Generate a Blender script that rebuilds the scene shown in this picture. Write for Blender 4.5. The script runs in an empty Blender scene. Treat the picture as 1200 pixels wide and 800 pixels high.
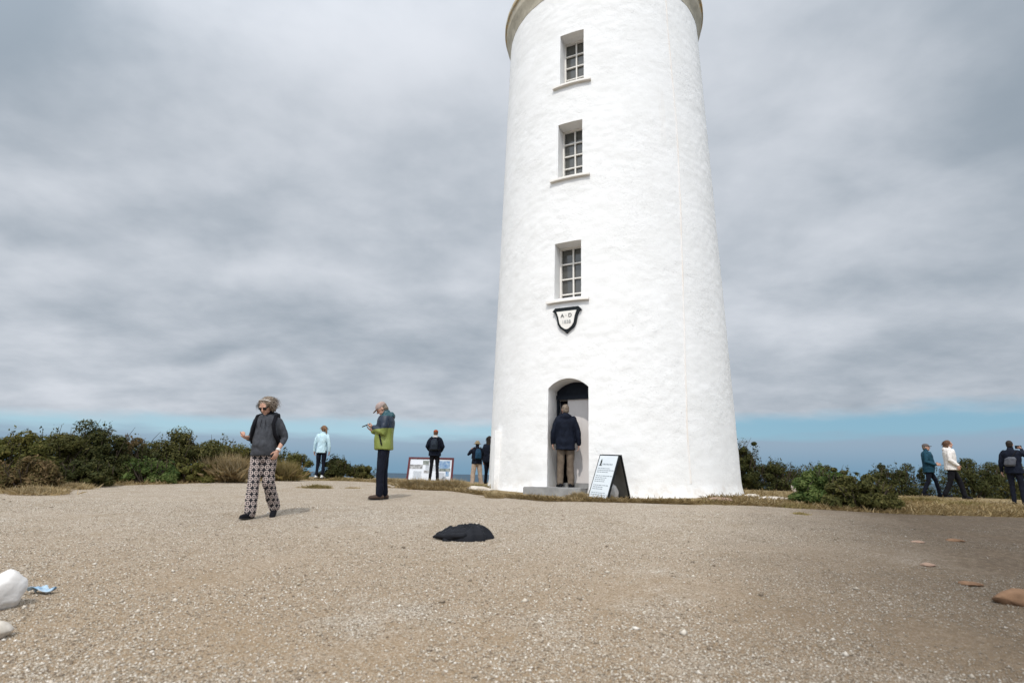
import bpy, bmesh, math, random
import numpy as np
from mathutils import Vector, Matrix, noise
R = math.radians
rng = np.random.default_rng(7); random.seed(7)
sc = bpy.context.scene
C = sc.collection

# ------------------------------------------------------------------ camera model (metres; photo is 1200x800)
F, PIT, ROL, EYE = 666.6, R(13.13), R(-1.08), 1.2
def ray(px, py):
    a, b = px-600, 400-py
    X = (a*math.cos(ROL)+b*math.sin(ROL))/F; Y = (-a*math.sin(ROL)+b*math.cos(ROL))/F
    return Vector((X, math.cos(PIT)-Y*math.sin(PIT), math.sin(PIT)+Y*math.cos(PIT)))
def P(px, py, y):
    d = ray(px, py); d = d/d.y
    return Vector((d.x*y, y, EYE+d.z*y))
YK = [-60,-10,0,3,8,10.6,12.7,16,20,24,30,40,60,100,140,400]
ZK = [-3,-.6,0,.21,.53,.69,.78,.88,.95,.96,.7,-1,-8,-30,-75,-80]
def gz(x, y):
    z = np.interp(y, YK, ZK)
    z = z-.022*max(0, x-4.5) if x < 40 else z-.78-(x-40)*.4
    z -= .28*math.exp(-((x+.9)/.9)**2-((y-22.5)/2.6)**2)
    if x < -30: z -= (-30-x)*.3
    return float(z)
def Gp(px, py):
    d = ray(px, py); d = d/d.y
    y0 = 1.5
    y = y0
    while y < 60:
        if EYE+d.z*y <= gz(d.x*y, y): break
        y += .02
    return Vector((d.x*y, y, gz(d.x*y, y)))
def mpp(y): return y/703.0

cd = bpy.data.cameras.new('camera'); cam = bpy.data.objects.new('camera', cd); C.objects.link(cam)
cam.matrix_world = Matrix.Translation((0,0,EYE)) @ Matrix.Rotation(R(90)+PIT,4,'X') @ Matrix.Rotation(-ROL,4,'Z')
cd.sensor_width = 36; cd.lens = F/1200*36; cd.clip_end = 90000; cd.clip_start = .05
cd.dof.use_dof = True; cd.dof.focus_distance = 11; cd.dof.aperture_fstop = 1.8
sc.camera = cam

# ------------------------------------------------------------------ materials
class NT:
    def __init__(s, tree): s.t = tree; s.n = tree.nodes; s.l = tree.links
    def new(s, typ, **kw):
        n = s.n.new(typ)
        for k, v in kw.items(): setattr(n, k, v)
        return n
    def set(s, sock, v):
        if hasattr(v, 'links') or isinstance(v, bpy.types.NodeSocket): s.l.new(v, sock)
        else: sock.default_value = v
    def math(s, op, a, b=0.0, clamp=False):
        n = s.new('ShaderNodeMath', operation=op, use_clamp=clamp); s.set(n.inputs[0], a); s.set(n.inputs[1], b); return n.outputs[0]
    def vmath(s, op, a, b=(0,0,0)):
        n = s.new('ShaderNodeVectorMath', operation=op); s.set(n.inputs[0], a); s.set(n.inputs[1], b); return n.outputs[0]
    def mix(s, f, a, b):
        n = s.new('ShaderNodeMix', data_type='RGBA'); s.set(n.inputs[0], f)
        for i, v in ((6, a), (7, b)): s.set(n.inputs[i], (*v, 1) if isinstance(v, tuple) and len(v) == 3 else v)
        return n.outputs[2]
    def noise(s, vec, scale, detail=4, rough=.55, dist=0.0):
        n = s.new('ShaderNodeTexNoise'); s.set(n.inputs['Vector'], vec); n.inputs['Scale'].default_value = scale
        n.inputs['Detail'].default_value = detail; n.inputs['Roughness'].default_value = rough; n.inputs['Distortion'].default_value = dist
        return n.outputs[0]
    def vor(s, vec, scale, feature='F1', rand=1.0):
        n = s.new('ShaderNodeTexVoronoi', feature=feature); s.set(n.inputs['Vector'], vec); n.inputs['Scale'].default_value = scale
        n.inputs['Randomness'].default_value = rand
        return n
    def ss(s, v, a, b, lo=0.0, hi=1.0):
        n = s.new('ShaderNodeMapRange', interpolation_type='SMOOTHSTEP'); s.set(n.inputs[0], v)
        for i, q in ((1,a),(2,b),(3,lo),(4,hi)): s.set(n.inputs[i], q)
        return n.outputs[0]
    def mapping(s, vec, scale=(1,1,1), loc=(0,0,0)):
        n = s.new('ShaderNodeMapping'); s.set(n.inputs[0], vec); n.inputs['Scale'].default_value = scale; n.inputs['Location'].default_value = loc
        return n.outputs[0]
    def bump(s, h, strength=.5, dist=.02, normal=None):
        n = s.new('ShaderNodeBump'); s.set(n.inputs['Height'], h); s.set(n.inputs['Strength'], strength); n.inputs['Distance'].default_value = dist
        if normal: s.set(n.inputs['Normal'], normal)
        return n.outputs[0]
def newmat(name):
    m = bpy.data.materials.new(name); m.use_nodes = True
    t = NT(m.node_tree); b = m.node_tree.nodes['Principled BSDF']
    return m, t, b
def mat(name, c1, c2=None, scale=8, rough=.85, bump=0, bscale=40, bdist=.01, spec=.3, metal=0, rnd=False):
    m, t, b = newmat(name)
    co = t.new('ShaderNodeTexCoord').outputs['Object']
    if c2 is None: c2 = tuple(v*.75 for v in c1)
    f = t.ss(t.noise(co, scale, 5), .3, .7)
    col = t.mix(f, c1, c2)
    t.set(b.inputs['Base Color'], col); b.inputs['Roughness'].default_value = rough
    b.inputs['Specular IOR Level'].default_value = spec*.5; b.inputs['Metallic'].default_value = metal
    if bump: t.set(b.inputs['Normal'], t.bump(t.noise(co, bscale, 4), bump, bdist))
    return m
def leafmat(name, cols, trans=.25):
    m, t, b = newmat(name)
    g = t.new('ShaderNodeNewGeometry').outputs['Random Per Island']
    co = t.new('ShaderNodeTexCoord').outputs['Object']
    f = t.math('ADD', t.math('MULTIPLY', g, .75), t.math('MULTIPLY', t.math('SUBTRACT', t.noise(co, 2.2, 3), .35), .9))
    r = t.new('ShaderNodeValToRGB'); t.set(r.inputs[0], f)
    els = r.color_ramp.elements
    while len(els) < len(cols): els.new(.5)
    for i, c in enumerate(cols): els[i].position = i/(len(cols)-1); els[i].color = (*c, 1)
    t.set(b.inputs['Base Color'], r.outputs[0]); b.inputs['Roughness'].default_value = .65; b.inputs['Specular IOR Level'].default_value = .12
    tr = t.new('ShaderNodeBsdfTranslucent'); t.set(tr.inputs[0], r.outputs[0])
    mx = t.new('ShaderNodeMixShader'); mx.inputs[0].default_value = trans
    t.l.new(b.outputs[0], mx.inputs[1]); t.l.new(tr.outputs[0], mx.inputs[2])
    t.l.new(mx.outputs[0], m.node_tree.nodes['Material Output'].inputs[0])
    return m

# ------------------------------------------------------------------ objects
def link(name, me, m=None, parent=None, smooth=None):
    o = bpy.data.objects.new(name, me); C.objects.link(o)
    if m is not None and me is not None: me.materials.clear(); me.materials.append(m)
    if parent is not None: o.parent = parent
    if smooth is not None and me is not None and len(me.polygons):
        me.polygons.foreach_set('use_smooth', [True]*len(me.polygons))
        if smooth < 170: me.set_sharp_from_angle(angle=R(smooth))
    return o
def tag(o, label=None, cat=None, group=None, kind=None):
    if label: o['label'] = label
    if cat: o['category'] = cat
    if group: o['group'] = group
    if kind: o['kind'] = kind
    return o
def thing(name, label, cat, loc=(0,0,0), rz=0, group=None, scale=1):
    o = bpy.data.objects.new(name, None); C.objects.link(o); o.empty_display_size = .1
    o.location = loc; o.rotation_euler = (0,0,rz); o.scale = (scale,)*3
    return tag(o, label, cat, group)
def pymesh(name, parts):
    V, Fc, n = [], [], 0
    for v, f in parts:
        V += [tuple(p) for p in v]; Fc += [tuple(i+n for i in q) for q in f]; n += len(v)
    me = bpy.data.meshes.new(name); me.from_pydata(V, [], Fc); me.update()
    return me
def npmesh(name, V, Fc):
    """V (n,3) float, Fc (m,k) int"""
    me = bpy.data.meshes.new(name); k = Fc.shape[1]
    me.vertices.add(len(V)); me.vertices.foreach_set('co', np.ascontiguousarray(V, np.float32).ravel())
    me.loops.add(Fc.size); me.loops.foreach_set('vertex_index', Fc.astype(np.int32).ravel())
    me.polygons.add(len(Fc)); me.polygons.foreach_set('loop_start', np.arange(0, Fc.size, k, dtype=np.int32))
    me.update(calc_edges=True); me.validate()
    return me
def box(c, s, M=None):
    x,y,z = s[0]/2, s[1]/2, s[2]/2
    v = [Vector(p) for p in ((-x,-y,-z),(x,-y,-z),(x,y,-z),(-x,y,-z),(-x,-y,z),(x,-y,z),(x,y,z),(-x,y,z))]
    v = [p+Vector(c) for p in v]
    if M is not None: v = [M @ p for p in v]
    return v, [(0,3,2,1),(4,5,6,7),(0,1,5,4),(1,2,6,5),(2,3,7,6),(3,0,4,7)]
def tube(pts, rads, seg=12, cap=True, flat=None):
    pts = [Vector(p) for p in pts]; n = len(pts)
    rings = []
    prev = None
    def frame(t, prev):
        if prev is None:
            a = Vector((0,1,0)) if abs(t.y) < .9 else Vector((1,0,0))
            u = (a-t*a.dot(t)).normalized()
        else:
            u = (prev-t*prev.dot(t)).normalized()
        return u
    seq = []
    for i in range(n):
        t = ((pts[min(i+1,n-1)]-pts[max(i-1,0)])).normalized()
        u = frame(t, prev); prev = u
        if i == 0 and cap:
            for k in (.92,.6): seq.append((pts[0]-t*rads[0]*k, rads[0]*math.sqrt(1-k*k), t, u))
        seq.append((pts[i], rads[i], t, u))
        if i == n-1 and cap:
            for k in (.6,.92): seq.append((pts[i]+t*rads[i]*k, rads[i]*math.sqrt(1-k*k), t, u))
    V, Fc = [], []
    for c, r, t, u in seq:
        w = t.cross(u)
        for j in range(seg):
            a = 2*math.pi*j/seg
            o = u*math.cos(a)*r+w*math.sin(a)*r
            if flat: 
                ax = Vector(flat[0]); o = o-ax*o.dot(ax)*(1-flat[1])
            V.append(c+o)
    m = len(seq)
    for i in range(m-1):
        for j in range(seg):
            k = (j+1)%seg
            Fc.append((i*seg+j, i*seg+k, (i+1)*seg+k, (i+1)*seg+j))
    Fc.append(tuple(reversed(range(seg)))); Fc.append(tuple((m-1)*seg+j for j in range(seg)))
    return V, Fc
def ell(c, r, M=None, seg=16, rings=10):
    V, Fc = [], []
    c = Vector(c)
    for i in range(1, rings):
        th = math.pi*i/rings
        for j in range(seg):
            a = 2*math.pi*j/seg
            V.append(Vector((r[0]*math.sin(th)*math.cos(a), r[1]*math.sin(th)*math.sin(a), r[2]*math.cos(th))))
    V.append(Vector((0,0,r[2]))); V.append(Vector((0,0,-r[2])))
    for i in range(rings-2):
        for j in range(seg):
            k = (j+1)%seg
            Fc.append((i*seg+j, (i+1)*seg+j, (i+1)*seg+k, i*seg+k))
    t, b = len(V)-2, len(V)-1
    for j in range(seg):
        k = (j+1)%seg
        Fc.append((t, j, k)); Fc.append((b, (rings-2)*seg+k, (rings-2)*seg+j))
    if M is not None: V = [M @ p for p in V]
    return [p+c for p in V], Fc
def loft(rings, seg=20):
    """rings: (cx,cy,cz,rx,ry)"""
    V, Fc = [], []
    for cx,cy,cz,rx,ry in rings:
        for j in range(seg):
            a = 2*math.pi*j/seg
            ca, sa = math.cos(a), math.sin(a)
            e = .85
            V.append(Vector((cx+rx*math.copysign(abs(ca)**e, ca), cy+ry*math.copysign(abs(sa)**e, sa), cz)))
    for i in range(len(rings)-1):
        for j in range(seg):
            k = (j+1)%seg
            Fc.append((i*seg+j, i*seg+k, (i+1)*seg+k, (i+1)*seg+j))
    Fc.append(tuple(reversed(range(seg)))); m = len(rings)-1
    Fc.append(tuple(m*seg+j for j in range(seg)))
    return V, Fc
def xf(part, M): return [M @ Vector(v) for v in part[0]], part[1]
def lathe(profile, seg=96, closed=False):
    V, Fc = [], []
    for r, z in profile:
        for j in range(seg):
            a = 2*math.pi*j/seg; V.append((r*math.cos(a), r*math.sin(a), z))
    n = len(profile)
    for i in range(n if closed else n-1):
        i2 = (i+1) % n
        for j in range(seg):
            k = (j+1)%seg; Fc.append((i*seg+j, i*seg+k, i2*seg+k, i2*seg+j))
    return V, Fc
def evalmesh(me, mods):
    o = bpy.data.objects.new('temporary', me); C.objects.link(o)
    for typ, kw in mods:
        m = o.modifiers.new('m', typ)
        for k, v in kw.items(): setattr(m, k, v)
    dg = bpy.context.evaluated_depsgraph_get(); dg.update()
    out = bpy.data.meshes.new_from_object(o.evaluated_get(dg))
    bpy.data.objects.remove(o)
    return out
def wrinkle(me, amp, scale, seed=0, an=(1,1,1)):
    off = Vector((seed*7.3, seed*3.1, seed*1.7))
    n = len(me.vertices)
    co = np.zeros(n*3, np.float32); me.vertices.foreach_get('co', co); co = co.reshape(-1,3)
    nr = np.zeros(n*3, np.float32); me.vertex_normals.foreach_get('vector', nr); nr = nr.reshape(-1,3)
    q = (co*np.array(an)*scale+np.array(off)).tolist()
    a = np.array([noise.noise(Vector(p))+.5*noise.noise(Vector(p)*2.1) for p in q])
    co = co+nr*(amp*(np.abs(a)*1.6-.5))[:,None]
    me.vertices.foreach_set('co', co.astype(np.float32).ravel()); me.update()
def fuse(name, parts, m, parent, voxel=.012, smooth=3, wr=None):
    me = evalmesh(pymesh(name, parts), [('REMESH', dict(mode='VOXEL', voxel_size=voxel)), ('SMOOTH', dict(factor=.5, iterations=smooth))])
    me.name = name
    if wr: wrinkle(me, *wr)
    return link(name, me, m, parent, 180)

# ------------------------------------------------------------------ people
SKIN = mat('skin', (.50,.30,.22), (.45,.25,.18), 14, .55)
def hand(w, d, nrm, side, curl=.5, s=1.0):
    """wrist point, finger direction, palm normal (out of palm), side +1/-1 for where the thumb goes"""
    d = Vector(d).normalized(); nrm = Vector(nrm); nrm = (nrm-d*nrm.dot(d)).normalized(); x = d.cross(nrm)*side
    w = Vector(w); parts = []
    Mx = Matrix((x, d, nrm)).transposed()
    parts.append(ell(w+d*.045*s, (.040*s,.055*s,.017*s), Mx.to_3x3()))
    parts.append(tube([w-d*.03, w+d*.03], [.026*s,.026*s], 10, True, (nrm,.75)))
    for i, (o, L) in enumerate(((.030,.072),(.010,.080),(-.010,.074),(-.029,.058))):
        b = w+d*.085*s+x*o*s
        k1 = (d*math.cos(curl*.8)+nrm*math.sin(curl*.8)); k2 = (d*math.cos(curl*1.9)+nrm*math.sin(curl*1.9))
        parts.append(tube([b-d*.02, b+k1*L*.5*s, b+k1*L*.5*s+k2*L*.5*s], [.0098*s,.009*s,.0078*s], 8))
    b = w+d*.02*s+x*.030*s
    t1 = (x*.8+d*.7+nrm*.25).normalized(); t2 = (x*.3+d+nrm*.5).normalized()
    parts.append(tube([b, b+t1*.04*s, b+t1*.04*s+t2*.032*s], [.014*s,.011*s,.009*s], 8))
    return parts
def torso(g=0., hem=None, belly=0., w=1.):
    K = [(.84,.165,.112),(.94,.172,.120),(1.04,.158,.112),(1.14,.155,.110),(1.26,.172,.120),(1.37,.186,.116),(1.435,.165,.098),(1.485,.085,.075)]
    if hem is not None:
        K = [(z,a,b) for z,a,b in K if z > hem+.03]
        K = [(hem,.176,.124)]+K
    out = []
    for z,a,b in K:
        bl = belly*max(0,1-abs(z-1.08)/.22)
        out.append((0,-bl*.6,z,(a+g)*w,b+g+bl*.5))
    return loft(out)
SIDES = {'L': 1, 'R': -1}
POSE = dict(shL=(.185,.01,1.42), elL=(.235,.03,1.14), wrL=(.245,-.04,.89), hdL=(0,-.15,-1), pnL=(-1,0,0),
            shR=(-.185,.01,1.42), elR=(-.235,.03,1.14), wrR=(-.245,-.04,.89), hdR=(0,-.15,-1), pnR=(1,0,0),
            hipL=(.09,0,.92), knL=(.10,-.015,.50), anL=(.105,.02,.09), toL=(.1,-1,0),
            hipR=(-.09,0,.92), knR=(-.10,-.015,.50), anR=(-.105,.02,.09), toR=(-.1,-1,0),
            cuL=.4, cuR=.4)
def person(label, px, py, top, heading, jacket, trousers, shoe, pose=None, jk=None, tr=None, head=(0,0), hood=False, collar=True,
           sleeve=1.0, group=None, skin=None, root=None, sex='m', jname='jacket'):
    p = dict(POSE); p.update(pose or {})
    jk = dict(dict(g=.03, hem=.82, belly=.0, w=1., arm=.058, cuff=.042, wr=(.011,8)), **(jk or {}))
    tr = dict(dict(th=.085, kn=.062, an=.055, wr=(.009,9), name='trousers'), **(tr or {}))
    skin = skin or SKIN
    loc = root if root is not None else Gp(px, py)
    loc = Vector((loc.x, loc.y, loc.z))
    # height from where the top of the head should be
    lo, hi = .8, 2.4
    for _ in range(40):
        m = (lo+hi)/2; q = P(px, top, loc.y)
        if loc.z+m < q.z: lo = m
        else: hi = m
    H = lo; s = H/1.75
    print('person', label[:40], 'y=%.1f H=%.2f' % (loc.y, H))
    t = thing('person', label, 'person', loc, heading, group, s)
    # --- body: one continuous mesh
    B = [torso(-.014, None, jk['belly']*.25, .90)]
    yaw, pit = head
    HM = Matrix.Translation((0,-.01,1.515)) @ Matrix.Rotation(yaw,4,'Z') @ Matrix.Rotation(pit,4,'X')
    h = [tube([(0,.012,-.06),(0,-.005,.05)], [.058,.055]), ell((0,-.002,.135), (.076,.096,.100)), ell((0,-.040,.075), (.056,.055,.062)),
         ell((0,-.078,.030), (.026,.022,.020)), tube([(0,-.093,.135),(0,-.112,.098)], [.010,.016], 10),
         ell((.074,.005,.11), (.010,.020,.032)), ell((-.074,.005,.11), (.010,.020,.032)), tube([(-.03,-.088,.062),(.03,-.088,.062)], [.010,.010], 8),
         tube([(-.045,-.085,.152),(.045,-.085,.152)], [.012,.012], 8)]
    B += [xf(q, HM) for q in h]
    for S, sg in SIDES.items():
        sh, el, wr = (Vector(p[k+S]) for k in ('sh','el','wr'))
        B.append(tube([sh, (sh+el)/2, el, el.lerp(wr,.35), wr], [.036,.042,.036,.036,.026]))
        B += hand(wr, p['hd'+S], p['pn'+S], sg*(-1 if S == 'L' else -1)*(1 if S == 'L' else 1), p['cu'+S])
        hp, kn, an = (Vector(p[k+S]) for k in ('hip','kn','an'))
        B.append(tube([hp, hp.lerp(kn,.5), kn, kn.lerp(an,.3), an], [.08,.066,.044,.044,.034]))
        to = Vector(p['to'+S]).normalized()
        B.append(tube([an+Vector((0,0,-.03)), an+to*.13+Vector((0,0,-.055))], [.036,.028]))
    fuse('body', B, skin, t, .0075, 2)
    for sg in (1,-1):
        e = pymesh('eye', [xf(ell((sg*.030,-.089,.128), (.011,.008,.007), None, 10, 6), HM)]); link('eye', e, EYEM, t, 180)
    # --- jacket
    J = [torso(jk['g'], jk['hem'], jk['belly'], jk['w'])]
    for S in SIDES:
        sh, el, wr = (Vector(p[k+S]) for k in ('sh','el','wr'))
        end = el.lerp(wr, sleeve) if sleeve <= 1 else wr
        a = jk['arm']
        J.append(tube([sh+Vector((-.03*SIDES[S],0,.0)), sh.lerp(el,.45), el, el.lerp(end,.5), end], [a*1.22,a*1.08,a*.96,a*.92,jk['cuff']], 14))
    if collar: J.append(tube([(0,.012,1.45),(0,.002,1.525)], [.098,.078], 16))
    if hood: J += [ell((0,.10,1.47), (.125,.065,.075)), tube([(-.10,.03,1.49),(-.06,.10,1.50),(.06,.10,1.50),(.10,.03,1.49)], [.038,.048,.048,.038])]
    fuse(jname, J, jacket, t, .013, 3, (*jk['wr'], len(label), (1,1,.55)))
    # --- trousers
    T = [loft([(0,0,.80,.10,.09),(0,0,.86,.155,.108),(0,0,.95,.168,.117),(0,0,1.03,.158,.112)])]
    for S in SIDES:
        hp, kn, an = (Vector(p[k+S]) for k in ('hip','kn','an'))
        T.append(tube([hp+Vector((0,0,-.02)), hp.lerp(kn,.45), kn, kn.lerp(an,.5), an+Vector((0,0,.0))], [tr['th']*1.12,tr['th'],tr['kn'],(tr['kn']+tr['an'])/2,tr['an']], 14, True))
    fuse(tr['name'], T, trousers, t, .012, 2, (*tr['wr'], len(label)+3, (1,1,.6)))
    # --- shoes
    for S in SIDES:
        an = Vector(p['an'+S]); to = Vector(p['to'+S]).normalized(); sd = Vector((0,0,1)).cross(to).normalized()
        up = sd.cross(to)*-1 if False else to.cross(sd)*1
        hl = an-to*.045+Vector((0,0,-.045))
        Sh = [tube([hl, hl+to*.10-Vector((0,0,.004)), hl+to*.20-Vector((0,0,.012))], [.043,.045,.036], 12, True), tube([an+Vector((0,0,.02)), an+Vector((0,0,-.05))], [.045,.044])]
        so = [tube([hl-Vector((0,0,.030)), hl+to*.11-Vector((0,0,.030)), hl+to*.205-Vector((0,0,.030))], [.042,.046,.038], 12, True, ((0,0,1),.3))]
        o = fuse('shoe', Sh, shoe, t, .011, 2)
        link('sole', pymesh('sole', so), SOLEM, o, 60)
    t['_HM'] = 0; del t['_HM']
    return t, HM, s
EYEM = mat('eye_dark', (.03,.02,.015), rough=.2)
SOLEM = mat('sole_rubber', (.02,.02,.02), rough=.9)
def hairdo(t, HM, m, kind, seed=1):
    parts = [ell((0,.012,.150), (.088,.102,.098)), ell((0,.05,.10), (.082,.062,.085))]
    if kind == 'bob':
        parts.append(ell((.012,.05,.160), (.100,.092,.092)))
        parts += [ell((.085,.02,.10), (.035,.055,.075)), ell((-.085,.02,.10), (.035,.055,.075))]
        for k in range(30):
            a = R(-14+208*k/29); x, y = math.cos(a)*.088, math.sin(a)*.085+.01
            q = random.uniform(-.02,.05)
            parts.append(tube([(x*.9,y*.9,.19),(x*1.15,y*1.1,.12),(x*(1.15+q*6),y*(1.15+q*5),.05-q)], [.030,.030,.014], 8))
    if kind == 'long':
        for k in range(18):
            a = R(10+160*k/17); x, y = math.cos(a)*.08, math.sin(a)*.09+.01
            parts.append(tube([(x,y,.17),(x*1.1,y*1.1,.08),(x*1.05,y*1.15+.02,-.07+random.uniform(-.03,.03))], [.03,.032,.016], 8))
    if kind == 'ponytail':
        parts.append(tube([(0,.09,.17),(-.03,.14,.14),(-.06,.15,.04),(-.085,.14,-.07)], [.028,.036,.034,.012], 10))
    h = [xf(q, HM) for q in parts]
    o = fuse('hair', h, m, t, .011, 1, (.012 if kind == 'bob' else .007, 24, seed, (1,1,.5)))
    if kind in ('bob','long','ponytail'):
        Vs, Fs = [], []
        for k in range(900 if kind == 'bob' else 420):
            a = R(random.uniform(-25,205)); e = random.uniform(.0,1.35)
            c_ = Vector((math.cos(a)*math.cos(e)*.098, math.sin(a)*math.cos(e)*.098+.03, .15+math.sin(e)*.088))
            L = random.uniform(.05,.15 if kind == 'bob' else .13); out = Vector((c_.x, c_.y-.03, 0)).normalized()
            p1 = c_+out*L*(.5 if kind == 'bob' else .25)+Vector((random.gauss(0,.012),random.gauss(0,.012),-L*.35+random.gauss(0,.012)))
            p2 = p1+out*random.gauss(.012,.016)+Vector((random.gauss(0,.015),random.gauss(0,.015),-L*.5))
            w_ = out.cross(Vector((0,0,1)))*.003
            n_ = len(Vs); Vs += [c_-w_, c_+w_, p1-w_, p1+w_, p2]
            Fs += [(n_,n_+1,n_+3,n_+2),(n_+2,n_+3,n_+4)]
        link('hair_wisps', pymesh('hair_wisps', [xf((Vs,Fs), HM)]), m, o, 180)
    return o
def shorthair(t, HM, m):
    return fuse('hair', [xf(q, HM) for q in (ell((0,.020,.142), (.082,.092,.096)), ell((0,.05,.09), (.074,.055,.07)))], m, t, .010, 1, (.003, 40, 2))
def cap(t, HM, m, brim=True, bucket=False, knit=False):
    if bucket:
        parts = [ell((0,.005,.17), (.095,.112,.085))]
        v, f = lathe([(.092,.165),(.150,.125),(.148,.118),(.088,.150)], 24, True)
        o = fuse('hat', [xf(q, HM) for q in parts], m, t, .01, 1); link('brim', pymesh('brim', [xf((v,f), HM)]), m, o, 60); return o
    parts = [ell((0,.006,.168), (.088,.106,.080))]
    o = fuse('knit_hat' if knit else 'cap', [xf(q, HM) for q in parts], m, t, .009, 1, (.002,50,1))
    if brim:
        b = tube([(-.055,-.085,.162),(-.03,-.145,.150),(.03,-.145,.150),(.055,-.085,.162)], [.03,.034,.034,.03], 10, True, ((0,0,1),.22))
        link('brim', pymesh('brim', [xf(b, HM)]), m, o, 60)
    return o
def backpack(t, label, m, mstrap, size=1.0, group=None):
    b = thing('backpack', label, 'backpack', t.location, t.rotation_euler.z, group, t.scale.x)
    q = size
    o = fuse('pack_body', [loft([(0,.20,1.40-.42*q,.12*q,.05*q),(0,.225,1.44-.42*q,.145*q,.085*q),(0,.225,1.30,.14*q,.09*q),(0,.20,1.40,.11*q,.07*q),(0,.19,1.44,.05,.04)]),
                     loft([(0,.275*q+.02,1.42-.40*q,.09*q,.03),(0,.29*q+.02,1.24,.095*q,.05*q),(0,.27*q+.02,1.30,.07,.02)])], m, b, .013, 2, (.006,9,4))
    for sg in (1,-1):
        st = tube([(sg*.10,.17,1.42),(sg*.125,.06,1.495),(sg*.135,-.07,1.46),(sg*.14,-.150,1.34),(sg*.165,-.125,1.20),(sg*.20,0,1.08),(sg*.14,.16,1.03)], [.026]*7, 10, True, None)
        link('strap', pymesh('strap', [st]), mstrap, b, 60)
    tp = tube([(-.03,.19,1.44),(-.02,.20,1.48),(.02,.20,1.48),(.03,.19,1.44)], [.008]*4, 8); link('grab_loop', pymesh('grab_loop', [tp]), mstrap, b, 60)
    return b

# fabrics
def patterned():
    m, t, b = newmat('patterned_cotton')
    co = t.new('ShaderNodeTexCoord').outputs['Object']
    sp = t.new('ShaderNodeSeparateXYZ'); t.set(sp.inputs[0], co)
    u = t.math('ADD', sp.outputs[0], t.math('MULTIPLY', sp.outputs[1], .75))
    cell = .085
    def frac(v, o): return t.math('SUBTRACT', t.math('FRACT', t.math('ADD', t.math('DIVIDE', v, cell), o)), .5)
    def ring(o1, o2):
        a, c = frac(u, o1), frac(sp.outputs[2], o2)
        d = t.math('SQRT', t.math('ADD', t.math('MULTIPLY', a, a), t.math('MULTIPLY', c, c)))
        r1 = t.math('LESS_THAN', t.math('ABSOLUTE', t.math('SUBTRACT', d, .36)), .07)
        return r1, d, a, c
    r, d, a, c = ring(.0, .0)
    dot = t.math('LESS_THAN', d, .12)
    bar = t.math('LESS_THAN', t.math('MINIMUM', t.math('ABSOLUTE', a), t.math('ABSOLUTE', c)), .03)
    f = t.math('MAXIMUM', t.math('MAXIMUM', r, dot), bar)
    col = t.mix(f, (.012,.011,.014), (.44,.36,.33))
    t.set(b.inputs['Base Color'], col); b.inputs['Roughness'].default_value = .9
    return m
def twotone():
    m, t, b = newmat('green_navy_shell')
    co = t.new('ShaderNodeTexCoord').outputs['Object']
    sp = t.new('ShaderNodeSeparateXYZ'); t.set(sp.inputs[0], co)
    z = t.math('ADD', sp.outputs[2], t.math('MULTIPLY', sp.outputs[1], -.10))
    f = t.math('GREATER_THAN', z, 1.235)
    f2 = t.math('GREATER_THAN', t.math('ADD', sp.outputs[2], t.math('MULTIPLY', sp.outputs[1], 1.5)), 1.475)
    navy = t.mix(t.noise(co, 9, 3), (.005,.016,.038), (.003,.010,.024))
    teal = t.mix(t.noise(co, 9, 3), (.006,.06,.075), (.005,.042,.055))
    blue = t.mix(t.math('GREATER_THAN', sp.outputs[2], 1.46), navy, teal)
    green = t.mix(t.noise(co, 7, 3), (.19,.225,.04), (.14,.17,.03))
    t.set(b.inputs['Base Color'], t.mix(f, green, blue)); b.inputs['Roughness'].default_value = .55
    return m
M_hoodie = mat('charcoal_marl', (.062,.065,.074), (.042,.044,.05), 20, .95, .3, 200, .003)
M_black = mat('black_cloth', (.005,.005,.007), (.009,.009,.012), 10, .9)
M_navy = mat('navy_cloth', (.004,.006,.013), (.007,.010,.020), 10, .8)
M_navytr = mat('navy_trousers_cloth', (.005,.006,.012), (.008,.010,.018), 10, .85)
M_khaki = mat('khaki_cloth', (.15,.115,.085), (.105,.08,.06), 10, .9)
M_beige = mat('beige_cloth', (.42,.33,.26), (.34,.26,.2), 10, .9)
M_paleblue = mat('pale_blue_fleece', (.50,.66,.72), (.44,.6,.67), 10, .95)
M_white = mat('white_quilt', (.72,.68,.64), (.62,.58,.55), 10, .8)
M_teal = mat('teal_shell', (.012,.055,.085), (.01,.04,.065), 10, .7)
M_bluepack = mat('blue_pack', (.015,.06,.11), (.01,.035,.07), 14, .7)
M_darkpack = mat('dark_pack', (.02,.028,.04), (.012,.017,.026), 14, .7)
M_greypack = mat('grey_bag', (.10,.105,.12), (.07,.075,.09), 14, .8)
M_whiteshoe = mat('white_shoe', (.7,.7,.68), rough=.6)
M_brownshoe = mat('brown_leather', (.07,.045,.032), rough=.6)
M_greyhair = mat('grey_brown_hair', (.25,.20,.155), (.075,.055,.04), 45, .6)
M_blonde = mat('sandy_hair', (.28,.17,.10), (.18,.10,.06), 35, .6)
M_brownhair = mat('brown_hair', (.14,.075,.045), (.09,.05,.03), 35, .6)
M_darkhair = mat('dark_hair', (.018,.013,.010), (.03,.022,.016), 35, .55)
M_rusthat = mat('rust_knit', (.30,.075,.03), (.22,.05,.02), 60, .95)
M_capgrey = mat('pale_cap', (.38,.30,.27), (.30,.23,.21), 20, .9)
M_khakihat = mat('khaki_hat', (.28,.22,.14), (.2,.16,.1), 20, .9)
M_glass_dark = mat('dark_lens', (.006,.006,.007), rough=.08, spec=.6)
M_blackplastic = mat('black_plastic', (.012,.012,.013), rough=.35)
M_band = mat('pale_band', (.62,.6,.57), rough=.6)

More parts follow.
